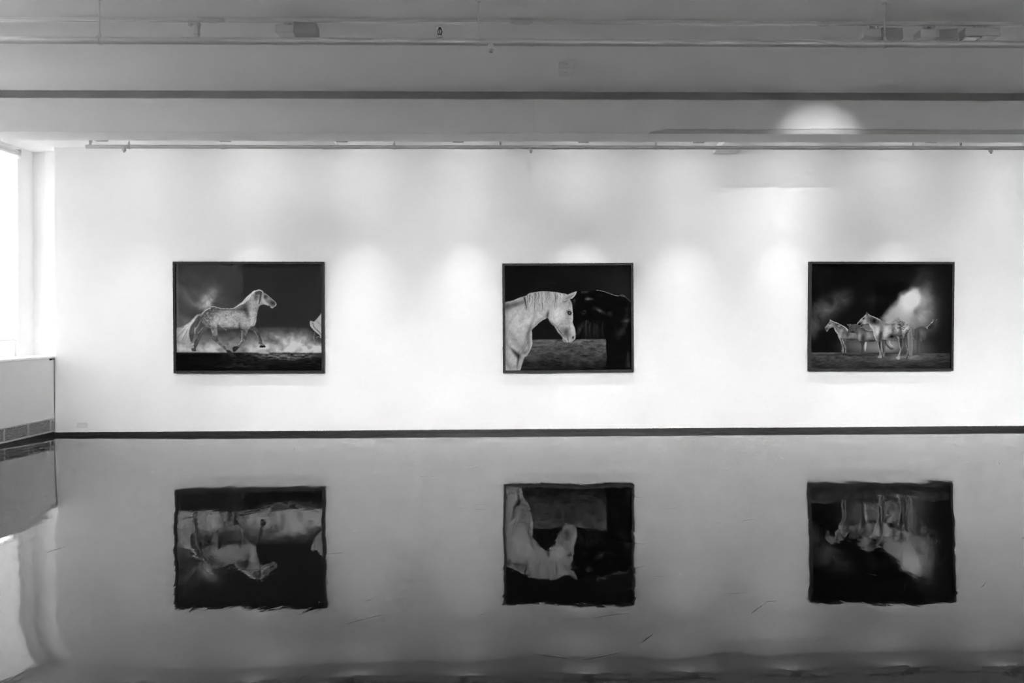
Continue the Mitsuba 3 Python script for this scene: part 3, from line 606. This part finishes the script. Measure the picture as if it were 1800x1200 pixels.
def print_two_horses():
    P = Print(223.5, 188.0, seed=2); O = (887.6, 465.2)
    c3, c4, c0 = crop(885, 500, 7.69, *O), crop(985, 500, 7.69, *O), crop(870, 450, 5.22, *O)
    u, v = P.u, P.v
    P.a = .09 + .02 * P.fbm(.03, .03, 1, 4) + .035 * P.blob(200, 40, 50, 40) + 0 * u
    hor = c3((0, 742))[0][1]
    g = np.clip((v - hor) / 3, 0, 1)
    tx = P.fbm(.085, .24, 3, 4, .8)
    fall = np.clip((v - hor) / (188 - hor), 0, 1)
    P.put(g, np.clip((.40 - .27 * fall) * (.25 + 1.5 * tx) - .03, .06, .5))
    # black horse
    bh = P.mask(c4((150, 190), (185, 150), (230, 110), (272, 90), (300, 118), (350, 105), (400, 95), (500, 77), (560, 84), (680, 125), (790, 160), (850, 138), (905, 188), (962, 240), (990, 400), (990, 1200), (640, 1200), (636, 1000), (625, 880), (620, 740), (560, 620), (460, 530), (400, 545), (310, 640), (292, 690), (280, 742), (240, 752), (205, 742), (205, 620), (175, 500), (172, 330), (190, 240)), .5)
    cb = P.fbm(.09, .09, 6, 4)
    P.put(bh, .05 + .05 * np.clip(cb * 2 - .7, 0, 1))
    for (x, y, ru, rv, an, k) in ((395, 195, 6, 2.4, 0, .30), (540, 355, 8, 3, .5, .22), (900, 500, 6, 12, .2, .12), (800, 650, 9, 10, 0, .09), (260, 620, 4, 12, .5, .13), (330, 370, 4, 5, 0, .14), (900, 350, 5, 6, 0, .1), (680, 400, 4, 5, 0, .06), (195, 220, 2.2, 4.5, 0, .2)):
        P.a += P.blob(*c4((x, y))[0], ru, rv, an) * k * bh * np.clip(cb * 2.4 - .4, .2, 1.3)
    P.put(P.blob(*c4((330, 375))[0], 2.0, 1.6), .03, .9); P.put(P.blob(*c4((338, 362))[0], 1.2, .7), .5, .7)
    rng = np.random.default_rng(7)
    for i in range(60):                                              # forelock and mane hanging down behind the jaw
        x = rng.uniform(315, 615); top = 480 + rng.uniform(0, 90); bot = rng.uniform(640, 765)
        P.stroke(c4((x, top), (x + rng.uniform(-8, 8), (top + bot) / 2), (x + rng.uniform(-10, 14), bot)), rng.uniform(.5, 1.3), rng.choice([.08, .12, .22, .3]), .25, .65, True)
    P.put(np.clip(P.mask(c4((420, 520), (560, 480), (640, 600), (628, 745), (560, 700), (470, 640)), 2.0), 0, 1), .085, .5)
    P.stroke(c4((498, 77), (560, 84), (620, 102), (680, 124), (740, 146), (800, 158)), 1.1, .72, .3, .9)
    P.stroke(c4((800, 158), (840, 140), (872, 150), (905, 185), (962, 236)), 1.2, .5, .35, .8)
    P.stroke(c4((826, 150), (850, 160), (880, 165)), 1.4, .8, .4, .7)
    for i in range(8):
        x = 290 + i * 13
        P.stroke(c4((x, 118), (x + rng.uniform(-6, 8), 100), (x + rng.uniform(-8, 10), 88)), .6, .42, .25, .7)
    P.stroke(c4((935, 925), (925, 1000), (930, 1090), (935, 1150)), 5.0, .2, .8, .8)
    P.stroke(c4((900, 1030), (893, 1100), (893, 1155)), 2.0, .2, .8, .6)
    # white horse
    wh = P.mask(c3((-20, 250), (22, 240), (120, 215), (210, 180), (310, 150), (360, 113), (430, 102), (500, 88), (600, 90), (690, 98), (780, 112), (865, 130), (905, 200), (932, 260), (941, 350), (946, 450), (936, 520), (965, 600), (977, 680), (974, 738), (942, 776), (920, 796), (870, 800), (822, 786), (800, 748), (806, 722), (760, 660), (692, 575), (640, 530), (604, 462), (582, 460), (520, 490), (440, 560), (390, 608), (384, 660), (384, 760), (386, 805), (378, 855), (340, 932), (310, 980), (280, 1000), (250, 1085), (195, 1200), (-20, 1200)), .35)
    cw = P.fbm(.11, .11, 9, 4); sp = P.fbm(.5, .5, 10, 2)
    base = .74 + .16 * (cw - .5)
    base += P.blob(*c3((230, 450))[0], 22, 24) * .06
    base -= np.clip((v - c3((0, 700))[0][1]) / 60, 0, 1) * .08
    for (x, y, ru, rv, an, k) in ((160, 265, 20, 5, -.25, .34), (40, 300, 6, 8, 0, .2), (30, 700, 5, 40, 0, .14), (150, 760, 5, 22, -.5, .12), (250, 880, 5, 14, .5, .16), (180, 960, 8, 4, .75, .30), (135, 910, 3, 12, -.75, .3), (350, 620, 3, 22, .35, .24), (340, 800, 3, 16, 0, .22), (290, 930, 6, 3, -.6, .25), (600, 410, 2.2, 8, .2, .42), (640, 520, 3, 8, -.6, .25), (700, 560, 10, 2.5, .6, .15), (460, 530, 16, 3, -.75, .15), (800, 620, 12, 10, .6, .16), (850, 655, 5, 9, .3, .25), (890, 700, 8, 8, 0, .14), (920, 560, 4, 10, 0, .1), (880, 480, 5, 6, 0, .12), (850, 240, 8, 5, 0, .14), (905, 260, 3, 7, .2, .12), (195, 1050, 2, 12, .1, .4), (60, 1080, 4, 12, -.3, .14)):
        base -= P.blob(*c3((x, y))[0], ru, rv, an) * k
    for (x, y, ru, rv, an, k) in ((720, 420, 10, 14, .2, .12), (930, 590, 3, 12, -.15, .14), (380, 480, 20, 6, -.6, .08), (220, 900, 5, 6, 0, .1), (100, 980, 6, 16, 0, .06)):
        base += P.blob(*c3((x, y))[0], ru, rv, an) * k
    base -= .22 * np.clip(sp * 4 - 2.6, 0, 1) * P.blob(*c3((830, 620))[0], 16, 16) + .16 * np.clip(sp * 5 - 3.7, 0, 1)
    P.put(wh, np.clip(base * (1 + .45 * (P.hair - 1)), .1, .93))
    P.stroke(c3((390, 608), (440, 560), (520, 490), (582, 460)), .9, .9, .35, .7)
    P.stroke(c3((384, 650), (384, 760), (386, 810), (360, 890), (310, 978)), 1.0, .88, .4, .8)
    P.stroke(c3((330, 720), (322, 790), (280, 880), (215, 980), (195, 1050)), 1.1, .35, .5, .7)
    P.stroke(c3((110, 870), (150, 940), (195, 1000)), 1.2, .35, .6, .7)
    P.fill(c3((210, 1040), (275, 1000), (250, 1085), (200, 1168), (188, 1110)), .62, .6, k=.7)
    P.stroke(c3((22, 240), (80, 224), (140, 210), (215, 178), (310, 150)), 1.1, .9, .35, .8)
    # mane
    for i in range(170):
        s = rng.uniform(0, 1); x = 300 + 530 * s
        y = np.interp(x, [300, 360, 500, 600, 700, 780, 860], [150, 115, 92, 94, 102, 116, 140])
        L = np.interp(s, [0, .15, .4, .55, .8, 1], [260, 300, 260, 210, 250, 130]) * rng.uniform(.55, 1.05)
        P.stroke(c3((x, y), (x + 12 + rng.normal(0, 9), y + L * .35), (x + rng.normal(0, 16), y + L * .7), (x + rng.normal(0, 18) - 4, y + L)), rng.uniform(.6, 1.7), rng.choice([.86, .8, .74, .68, .5, .36, .25], p=[.2, .2, .15, .15, .12, .1, .08]), .25, .8, True)
    P.stroke(c3((285, 165), (300, 240), (312, 310), (310, 350)), 3.4, .17, .5, .9, True)
    P.stroke(c3((360, 130), (355, 200), (350, 250)), 2.2, .22, .5, .85, True)
    P.stroke(c3((530, 240), (535, 320), (525, 370)), 1.6, .3, .4, .8, True)
    P.stroke(c3((715, 150), (712, 200), (720, 260)), 2.0, .28, .5, .7, True)
    P.stroke(c3((320, 140), (360, 112), (430, 102), (500, 88), (600, 90), (690, 98), (780, 112)), 1.0, .85, .4, .7)
    # ear, eye, mouth, nostril
    em = P.fill(c3((805, 222), (812, 165), (850, 143), (900, 125), (950, 103), (997, 91), (965, 152), (925, 190), (880, 202), (840, 226)), .68, .35)
    P.fill(c3((830, 200), (870, 165), (930, 140), (960, 130), (920, 180), (870, 195)), .52, .6, k=.8)
    P.stroke(c3((997, 92), (968, 150), (925, 188)), 1.1, .95, .3, .95)
    P.stroke(c3((812, 165), (870, 138), (950, 104)), .7, .85, .3, .7)
    P.stroke(c3((805, 225), (840, 232), (880, 205)), 1.5, .3, .5, .7)
    P.put(P.blob(*c3((893, 385))[0], 5.4, 4.6), .45, .7)
    P.fill(c3((868, 372), (895, 360), (922, 372), (926, 398), (905, 418), (880, 408)), .1, .45, k=.95)
    P.put(P.blob(*c3((900, 388))[0], 1.2, .9), .75, .9)
    P.stroke(c3((855, 365), (885, 348), (925, 352)), 1.0, .3, .4, .8)
    P.stroke(c3((870, 425), (900, 432), (925, 415)), .9, .35, .4, .7)
    P.stroke(c3((706, 580), (740, 640), (790, 700), (815, 735)), 2.8, .8, .4, .8); P.stroke(c3((720, 580), (765, 645), (815, 715)), 1.3, .18, .4, .9)
    P.stroke(c3((760, 545), (820, 540), (870, 548)), .9, .45, .4, .6)
    P.stroke(c3((808, 745), (830, 770), (855, 785)), 2.2, .3, .6, .8)
    P.stroke(c3((865, 690), (872, 740), (885, 790)), 1.2, .25, .4, .85)
    P.stroke(c3((845, 600), (865, 650), (868, 700)), 1.3, .35, .5, .7)
    P.put(P.blob(*c3((945, 728))[0], 1.8, 2.8, .3), .12, .95)
    P.stroke(c3((830, 790), (880, 797), (930, 785)), 1.3, .25, .5, .8)
    P.stroke(c3((944, 450), (938, 520), (966, 600), (977, 690)), 1.1, .9, .4, .8)
    P.a += .02 * (P.fbm(.9, .9, 20, 1) - .5)
    return P

def print_horse_group():
    P = Print(244.5, 185.5, seed=3); O = (1428.0, 463.2)
    c5, c6, c0 = crop(1440, 535, 11.43, *O), crop(1530, 490, 8.0, *O), crop(1410, 450, 5.218, *O)
    u, v = P.u, P.v
    P.a = .085 + .02 * (u / 245) + 0 * u
    n1, n2 = P.fbm(.04, .04, 1, 5, 2.2), P.fbm(.06, .06, 2, 5, 1.2)
    P.put(P.mask(c0((100, 520), (160, 420), (300, 350), (470, 330), (440, 420), (330, 520), (230, 600), (150, 700), (100, 760)), 6), np.clip(.05 + .62 * n1, .1, .5), .8)
    P.put(P.blob(*c0((700, 400))[0], 18, 10), .2, .5)
    P.fill(c0((680, 250), (1000, 228), (1000, 300), (900, 340), (800, 450), (740, 560), (680, 560)), .055, 1.5, k=.5, smooth=False)
    # the lit cloud of dust
    core = P.mask(c6((170, 560), (210, 490), (300, 400), (370, 310), (430, 230), (540, 180), (640, 115), (700, 170), (735, 280), (690, 370), (640, 440), (620, 560), (640, 690), (560, 660), (420, 590), (280, 640)), 3.0)
    core = ndi.gaussian_filter(np.clip(core + (n2 - .5) * 1.1 * (core > .02) * (core < .98), 0, 1), .8)
    tone = .68 + .38 * P.blob(*c6((590, 280))[0], 17, 17) + .14 * P.blob(*c6((500, 400))[0], 25, 18) + .1 * (n2 - .5)
    halo = P.blob(*c6((760, 340))[0], 22, 38) * .5 * np.clip(n1 * 1.9 - .35, 0, 1) + P.blob(*c6((700, 600))[0], 24, 22) * .34
    P.a += halo
    P.put(core, np.clip(tone, 0, .97), .96)
    P.put(P.blob(*c6((640, 760))[0], 10, 34), .5, .55)
    # haze low between the horses
    hz = c5((0, 985))[0][1]
    P.a += P.blob(*c5((1150, 860))[0], 38, 16) * .36 + P.blob(*c6((330, 930))[0], 22, 14) * .3 + P.blob(*c5((700, 800))[0], 20, 12) * .14 + P.blob(*c6((700, 1000))[0], 24, 16) * .16
    # ground
    g0 = c5((0, 968))[0][1] + .006 * (u - 60)
    g = np.clip((v - g0) / 1.2, 0, 1)
    tx = P.fbm(.13, .45, 5, 4)
    fall = np.clip((v - g0) / 26, 0, 1)
    P.put(g, np.clip((.30 - .12 * fall) * (.2 + 1.5 * tx) + P.blob(*c6((470, 1110))[0], 34, 6) * .18 + P.blob(*c6((690, 1090))[0], 25, 10) * .12, .06, .6) * np.clip(1.35 - u / 245 * .6, .5, 1))
    P.put(P.blob(30, g0.mean() + 1, 70, 1.6), .36, .5); P.put(P.blob(60, g0.mean() + 4.5, 75, 1.1), .1, .7)
    P.put(P.blob(*c6((170, 1055))[0], 45, 1.5), .1, .6); P.put(P.blob(*c6((640, 1065))[0], 20, 1.5), .12, .4)
    rng = np.random.default_rng(11)
    # far right horse, dim
    D = P.fill(c6((635, 790), (635, 720), (660, 685), (700, 668), (760, 663), (800, 690), (830, 650), (890, 590), (893, 560), (910, 580), (935, 578), (950, 560), (945, 620), (930, 680), (880, 700), (820, 720), (800, 760), (795, 830), (770, 860), (745, 870), (738, 960), (735, 1045), (718, 1045), (720, 900), (712, 830), (695, 850), (688, 960), (686, 1045), (668, 1045), (666, 900), (655, 850), (625, 870), (610, 830)), .27, .5, k=.9)
    P.put(P.blob(*c6((730, 760))[0], 8, 8) * D, .5, .6); P.put(P.blob(*c6((850, 680))[0], 10, 8) * D, .16, .8)
    P.put(P.blob(*c6((690, 800))[0], 2, 9) * D, .16, .7)
    P.stroke(c6((640, 705), (680, 680), (740, 668), (790, 685)), .8, .7, .4, .7)
    P.stroke(c6((805, 692), (812, 678), (845, 645), (885, 600), (892, 570)), 1.2, .9, .3, .95)
    P.stroke(c6((800, 680), (805, 700), (820, 700)), .9, .9, .3, .8)
    P.stroke(c6((930, 588), (948, 565)), .9, .6, .3, .9); P.stroke(c6((722, 840), (728, 880)), 1.3, .7, .5, .8); P.stroke(c6((615, 820), (630, 860)), 1.4, .7, .6, .7)
    # left horse
    A = P.fill(c5((245, 295), (268, 322), (340, 350), (430, 392), (540, 450), (600, 500), (640, 560), (760, 580), (805, 600), (800, 690), (760, 725), (700, 738), (570, 735), (520, 770), (450, 720), (408, 640), (400, 590), (375, 555), (330, 475), (300, 462), (250, 482), (207, 520), (188, 550), (175, 532), (158, 500), (150, 468), (190, 420), (237, 358), (250, 332)), .5)
    ca = P.fbm(.2, .2, 7, 3)
    P.put(A * np.clip(ca * 2 - .6, 0, 1), .42, .5)
    P.put(P.blob(*c5((690, 620))[0], 7, 7) * A, .52, .7); P.put(P.blob(*c5((660, 715))[0], 14, 2.6) * A, .13, .85)
    P.put(P.blob(*c5((430, 430))[0], 8, 3.5, .5) * A, .22, .85); P.put(P.blob(*c5((600, 595))[0], 2.6, 5) * A, .1, .9)
    P.put(P.blob(*c5((255, 420))[0], 4, 4) * A, .68, .7); P.put(P.blob(*c5((180, 492))[0], 3, 2.4) * A, .18, .9); P.put(P.blob(*c5((245, 390))[0], 1.6, .9) * A, .15, .9)
    P.put(P.blob(*c5((440, 630))[0], 3.5, 6, -.3) * A, .88, .85); P.put(P.blob(*c5((530, 560))[0], 4, 9, .3) * A, .3, .6); P.put(P.blob(*c5((470, 560))[0], 3, 6, .4) * A, .72, .7)
    P.fill(c5((450, 690), (486, 800), (492, 860), (488, 960), (455, 988), (470, 995), (512, 995), (524, 900), (530, 830), (548, 880), (546, 985), (560, 996), (576, 980), (575, 870), (562, 790), (572, 730), (520, 690)), .32, .3)
    for q in ([(450, 690), (482, 790), (496, 840), (494, 950)], [(500, 690), (522, 790), (540, 830), (520, 900), (516, 985)], [(560, 840), (570, 900), (566, 975)]):
        P.stroke(c5(*q), 1.0, .85, .3, .85)
    P.put(A, np.clip(P.a * P.hair, 0, 1))
    P.stroke(c5((335, 480), (375, 550), (405, 590)), 1.7, .93, .4, .9)
    P.stroke(c5((255, 318), (340, 352), (430, 393), (540, 452), (600, 505)), 1.1, .95, .3, .95)
    P.fill(c5((540, 450), (600, 500), (640, 560), (610, 575), (575, 500)), .85, .5, k=.8); P.fill(c5((400, 420), (450, 425), (460, 445), (405, 445)), .8, .5, k=.7)
    P.stroke(c5((250, 298), (250, 332), (190, 420), (155, 470)), .8, .85, .3, .85); P.stroke(c5((190, 548), (215, 515)), .9, .9, .3, .9)
    P.put(P.blob(*c5((455, 990))[0], 4, .7), .06, .8); P.put(P.blob(*c5((530, 995))[0], 4, .7), .08, .8)
    # white tail behind, dark middle horse
    P.fill(c5((950, 752), (937, 880), (955, 948), (975, 860), (985, 752)), .78, .5)
    B = P.fill(c5((588, 402), (612, 412), (640, 394), (700, 400), (790, 412), (850, 455), (880, 450), (930, 490), (1000, 522), (1095, 520), (1120, 610), (1170, 700), (1120, 752), (960, 756), (845, 745), (802, 700), (790, 615), (740, 560), (700, 535), (640, 570), (602, 632), (580, 590), (600, 540), (628, 500), (620, 450)), .27)
    P.put(B * np.clip(P.fbm(.22, .22, 9, 3) * 2.2 - .7, 0, 1), .42, .6)
    P.put(P.blob(*c5((840, 640))[0], 4, 8) * B, .72, .8); P.put(P.blob(*c5((1020, 630))[0], 7.5, 9) * B, .66, .9); P.put(P.blob(*c5((910, 690))[0], 3.5, 6) * B, .14, .85)
    P.put(P.blob(*c5((1080, 735))[0], 10, 2.2) * B, .08, .85); P.put(P.blob(*c5((940, 500))[0], 7, 2.4, .4) * B, .13, .8)
    P.put(B, np.clip(P.a * P.hair, 0, 1))
    P.put(P.mask(c5((890, 430), (930, 410), (1010, 405), (1060, 450), (1090, 515), (1000, 515), (930, 480)), .4), .5, .8)
    P.stroke(c5((590, 403), (615, 415)), .8, .75, .3, .8); P.stroke(c5((640, 396), (655, 410), (640, 440)), .7, .7, .3, .8)
    P.stroke(c5((850, 462), (890, 455), (935, 490), (1000, 520), (1090, 520)), .9, .85, .3, .85); P.stroke(c5((720, 402), (790, 412)), .7, .7, .3, .8)
    P.fill(c5((850, 745), (875, 800), (882, 870), (884, 985), (910, 1008), (916, 980), (914, 850), (945, 750)), .2, .35)
    P.stroke(c5((905, 780), (905, 850), (902, 990)), .6, .45, .3, .7)
    # main horse: tail, far legs, body
    P.fill(c6((545, 640), (585, 680), (602, 790), (612, 940), (605, 1075), (575, 1080), (550, 1050), (535, 900), (530, 770)), .5, .6)
    for i in range(22):
        s = rng.uniform(0, 1)
        P.stroke(c6((555 + 25 * s, 660 + 20 * s), (550 + 50 * s, 820), (548 + 58 * s, 960), (556 + 50 * s, 1070)), .8, rng.choice([.85, .72, .4, .28]), .3, .7, True)
    P.fill(c6((230, 850), (250, 910), (290, 960), (350, 985), (310, 1005), (265, 970), (235, 930)), .3, .5)
    P.stroke(c6((282, 870), (295, 920), (330, 950)), 1.6, .9, .4, .9); P.stroke(c6((300, 870), (390, 870)), 2.0, .3, .6, .7)
    P.fill(c6((500, 830), (520, 920), (543, 1000), (522, 1075), (488, 1130), (520, 1142), (556, 1132), (562, 1090), (550, 1020), (538, 930), (532, 830)), .28, .3)
    P.stroke(c6((518, 870), (515, 930), (535, 1000), (530, 1070), (500, 1125)), .9, .8, .3, .85); P.stroke(c6((555, 1090), (552, 1130)), 1.0, .8, .3, .8)
    P.fill(c6((168, 860), (182, 940), (190, 1060), (184, 1115), (215, 1120), (222, 1050), (228, 950), (238, 850)), .25, .3)
    P.stroke(c6((178, 880), (182, 960), (195, 1060), (205, 1115)), .9, .75, .3, .8); P.stroke(c6((208, 880), (214, 960), (215, 1100)), .9, .8, .35, .7)
    C = P.mask(c5((985, 148), (1006, 185), (1042, 215), (1130, 254), (1250, 319)) + c6((80, 538), (160, 578), (220, 608), (270, 630), (320, 624), (380, 594), (435, 584), (500, 603), (560, 643), (590, 690), (575, 740), (540, 760), (505, 815), (472, 850), (470, 900), (476, 955), (446, 1015), (430, 1090), (435, 1125), (405, 1142), (376, 1112), (408, 1090), (438, 1012), (428, 950), (415, 880), (388, 815), (300, 850), (235, 858), (175, 866), (165, 960), (178, 1080), (178, 1118), (118, 1112), (148, 1080), (142, 990), (122, 910), (105, 850)) + c5(
        (1180, 740), (1130, 620), (1108, 522), (1060, 455), (1030, 402), (980, 390), (930, 406), (890, 402), (850, 442), (800, 424), (786, 395), (850, 312), (928, 240), (962, 200)), .35)
    cc = P.fbm(.16, .16, 13, 4); sp = P.fbm(.5, .5, 14, 2)
    base = .58 + .3 * (cc - .5)
    for (K, x, y, ru, rv, an, val, k) in ((c6, 250, 720, 8, 10, 0, .82, .75), (c6, 240, 800, 8, 5, .2, .9, .7), (c6, 330, 810, 10, 5, -.2, .12, .95), (c6, 340, 720, 3.5, 8, 0, .25, .8), (c6, 150, 790, 5, 11, .1, .12, .95), (c6, 100, 690, 4, 12, -.2, .8, .7), (c6, 120, 610, 9, 6, .4, .35, .6), (c6, 60, 570, 8, 5, .5, .2, .85),
                                         (c6, 430, 640, 6, 5, 0, .26, .9), (c6, 450, 730, 4, 9, .2, .35, .7), (c6, 440, 790, 5, 4, 0, .22, .7), (c6, 500, 720, 4, 10, .25, .72, .7), (c6, 375, 680, 4, 10, .1, .78, .7), (c6, 520, 790, 3, 8, .4, .12, .9), (c6, 300, 640, 12, 2, 0, .35, .6), (c6, 445, 900, 3.5, 12, 0, .15, .9), (c6, 150, 950, 2.6, 12, 0, .12, .9),
                                         (c5, 1110, 330, 9, 4.5, .6, .16, .92), (c5, 1070, 380, 4, 8, -.4, .25, .7), (c5, 950, 350, 4, 5, 0, .75, .6), (c5, 835, 395, 4, 3, -.5, .1, .95), (c5, 918, 285, 2, 1.6, -.5, .12, .9), (c5, 1000, 340, 3, 5, .2, .4, .6), (c5, 1010, 300, 2, 5, -.2, .3, .6), (c5, 1090, 490, 4, 9, -.4, .85, .7), (c5, 1200, 560, 4, 9, .3, .84, .7), (c5, 990, 190, 1.2, 2.4, 0, .1, .9)):
        b = P.blob(*K((x, y))[0], ru, rv, an) * k
        base = base * (1 - b) + val * b
    base += .16 * np.clip(sp * 4 - 2, -1, 1) * P.blob(*c6((460, 680))[0], 16, 16)
    P.put(C, np.clip((base - .5) * 1.25 + .5 + .5 * (P.hair - 1), .06, .93))
    P.stroke(c5((1000, 180), (1042, 216), (1130, 256), (1250, 321)) + c6((80, 540), (160, 580)), 1.0, .96, .3, .95)
    P.stroke(c6((220, 609), (270, 631), (320, 625), (380, 595), (435, 585), (500, 604), (560, 644)), .8, .8, .3, .8)
    P.stroke(c5((960, 205), (930, 240), (850, 312), (790, 392)), .9, .9, .3, .9); P.stroke(c5((985, 150), (968, 200)), .6, .6, .3, .8)
    P.stroke(c5((1030, 400), (1060, 455), (1108, 522), (1130, 620), (1180, 730)), 1.4, .9, .4, .9)
    for q in ([(120, 905), (138, 960), (150, 1060), (125, 1105)], [(172, 880), (168, 960)]):
        P.stroke(c6(*q), .9, .8, .35, .8)
    P.stroke(c6((395, 805), (418, 880), (430, 960), (442, 1010), (405, 1085)), 1.0, .82, .35, .85); P.stroke(c6((430, 1010), (425, 1070), (385, 1115)), 1.3, .72, .4, .7)
    for i in range(16):
        s = rng.uniform(0, 1)
        P.stroke(c5((1060 + 230 * s, 235 + 110 * s), (1065 + 200 * s, 320 + 80 * s), (1085 + 190 * s, 400 + 60 * s)), .7, rng.choice([.45, .3, .1]), .3, .6, True)
    P.a += .02 * (P.fbm(.9, .9, 20, 1) - .5)
    return P

# ---------------------------------------------------------------- the framed pictures
def picture(label, cx, cz, w, h, roll, lean, P, matname='frame_black'):
    """Front face at y = D - .06; leaning a little out at the top."""
    t = thing('framed_picture', label, 'picture')
    fw, fd = .031, .052
    M = trimesh.transformations.translation_matrix([cx, D - .008, cz]) @ trimesh.transformations.rotation_matrix(roll, [0, 1, 0]) @ trimesh.transformations.rotation_matrix(lean, [1, 0, 0])
    x, z = w / 2, h / 2
    rails = []
    for k, (a, b) in enumerate(((x, z), (z, x), (x, z), (z, x))):         # four mitred rails
        pts = []
        for yy in (-fd, 0):
            c = .002 if yy else 0
            pts += [(-a + c, yy, b - c), (a - c, yy, b - c), (-a + fw, yy, b - fw), (a - fw, yy, b - fw), (-a, yy * .94, b), (a, yy * .94, b)]
        m = hull(pts)
        m.apply_transform(trimesh.transformations.rotation_matrix(k * math.pi / 2, [0, 1, 0])); m.apply_transform(M)
        part(t, 'frame_rail', m, matname)
    bk = box(-x + .01, x - .01, -.010, -.002, -z + .01, z - .01); bk.apply_transform(M); part(t, 'backing', bk, 'void_black')
    iw, ih = w - 2 * fw + .004, h - 2 * fw + .004
    px = (P.u / P.w - .5) * iw; pz = (.5 - P.v / P.h) * ih
    v = np.stack([px, 0 * px - .024, pz], -1).reshape(-1, 3)
    v = v @ M[:3, :3].T + M[:3, 3]
    i = np.arange(P.nx * P.ny).reshape(P.ny, P.nx)
    f = np.stack([i[:-1, :-1], i[1:, :-1], i[1:, 1:], i[:-1, 1:]], -1).reshape(-1, 4)
    a = np.clip(P.a, 0, 1)
    lin = np.where(a < .04045, a / 12.92, ((a + .055) / 1.055) ** 2.4) * .74
    lin = np.clip(lin - .004, .0015, .9)
    part(t, 'print', (v, f), 'print_paper', False, color=np.repeat(lin.reshape(-1, 1), 3, 1))
    g = np.array([(-iw / 2, -.036, -ih / 2), (iw / 2, -.036, -ih / 2), (iw / 2, -.036, ih / 2), (-iw / 2, -.036, ih / 2)]) @ M[:3, :3].T + M[:3, 3]
    part(t, 'glazing', (g, [[0, 1, 2, 3]]), 'picture_glass', False)
picture('black framed photograph of a dappled grey horse trotting through dust, left of the three', -3.797, 1.546, 1.941, 1.447, .0035, .016, print_running_horse())
picture('black framed photograph of a white horse nuzzling a black horse, middle of the three', .357, 1.526, 1.719, 1.432, -.0035, .014, print_two_horses())
picture('black framed photograph of four horses standing in lit dust, right of the three', 4.507, 1.531, 1.937, 1.444, .004, .016, print_horse_group())
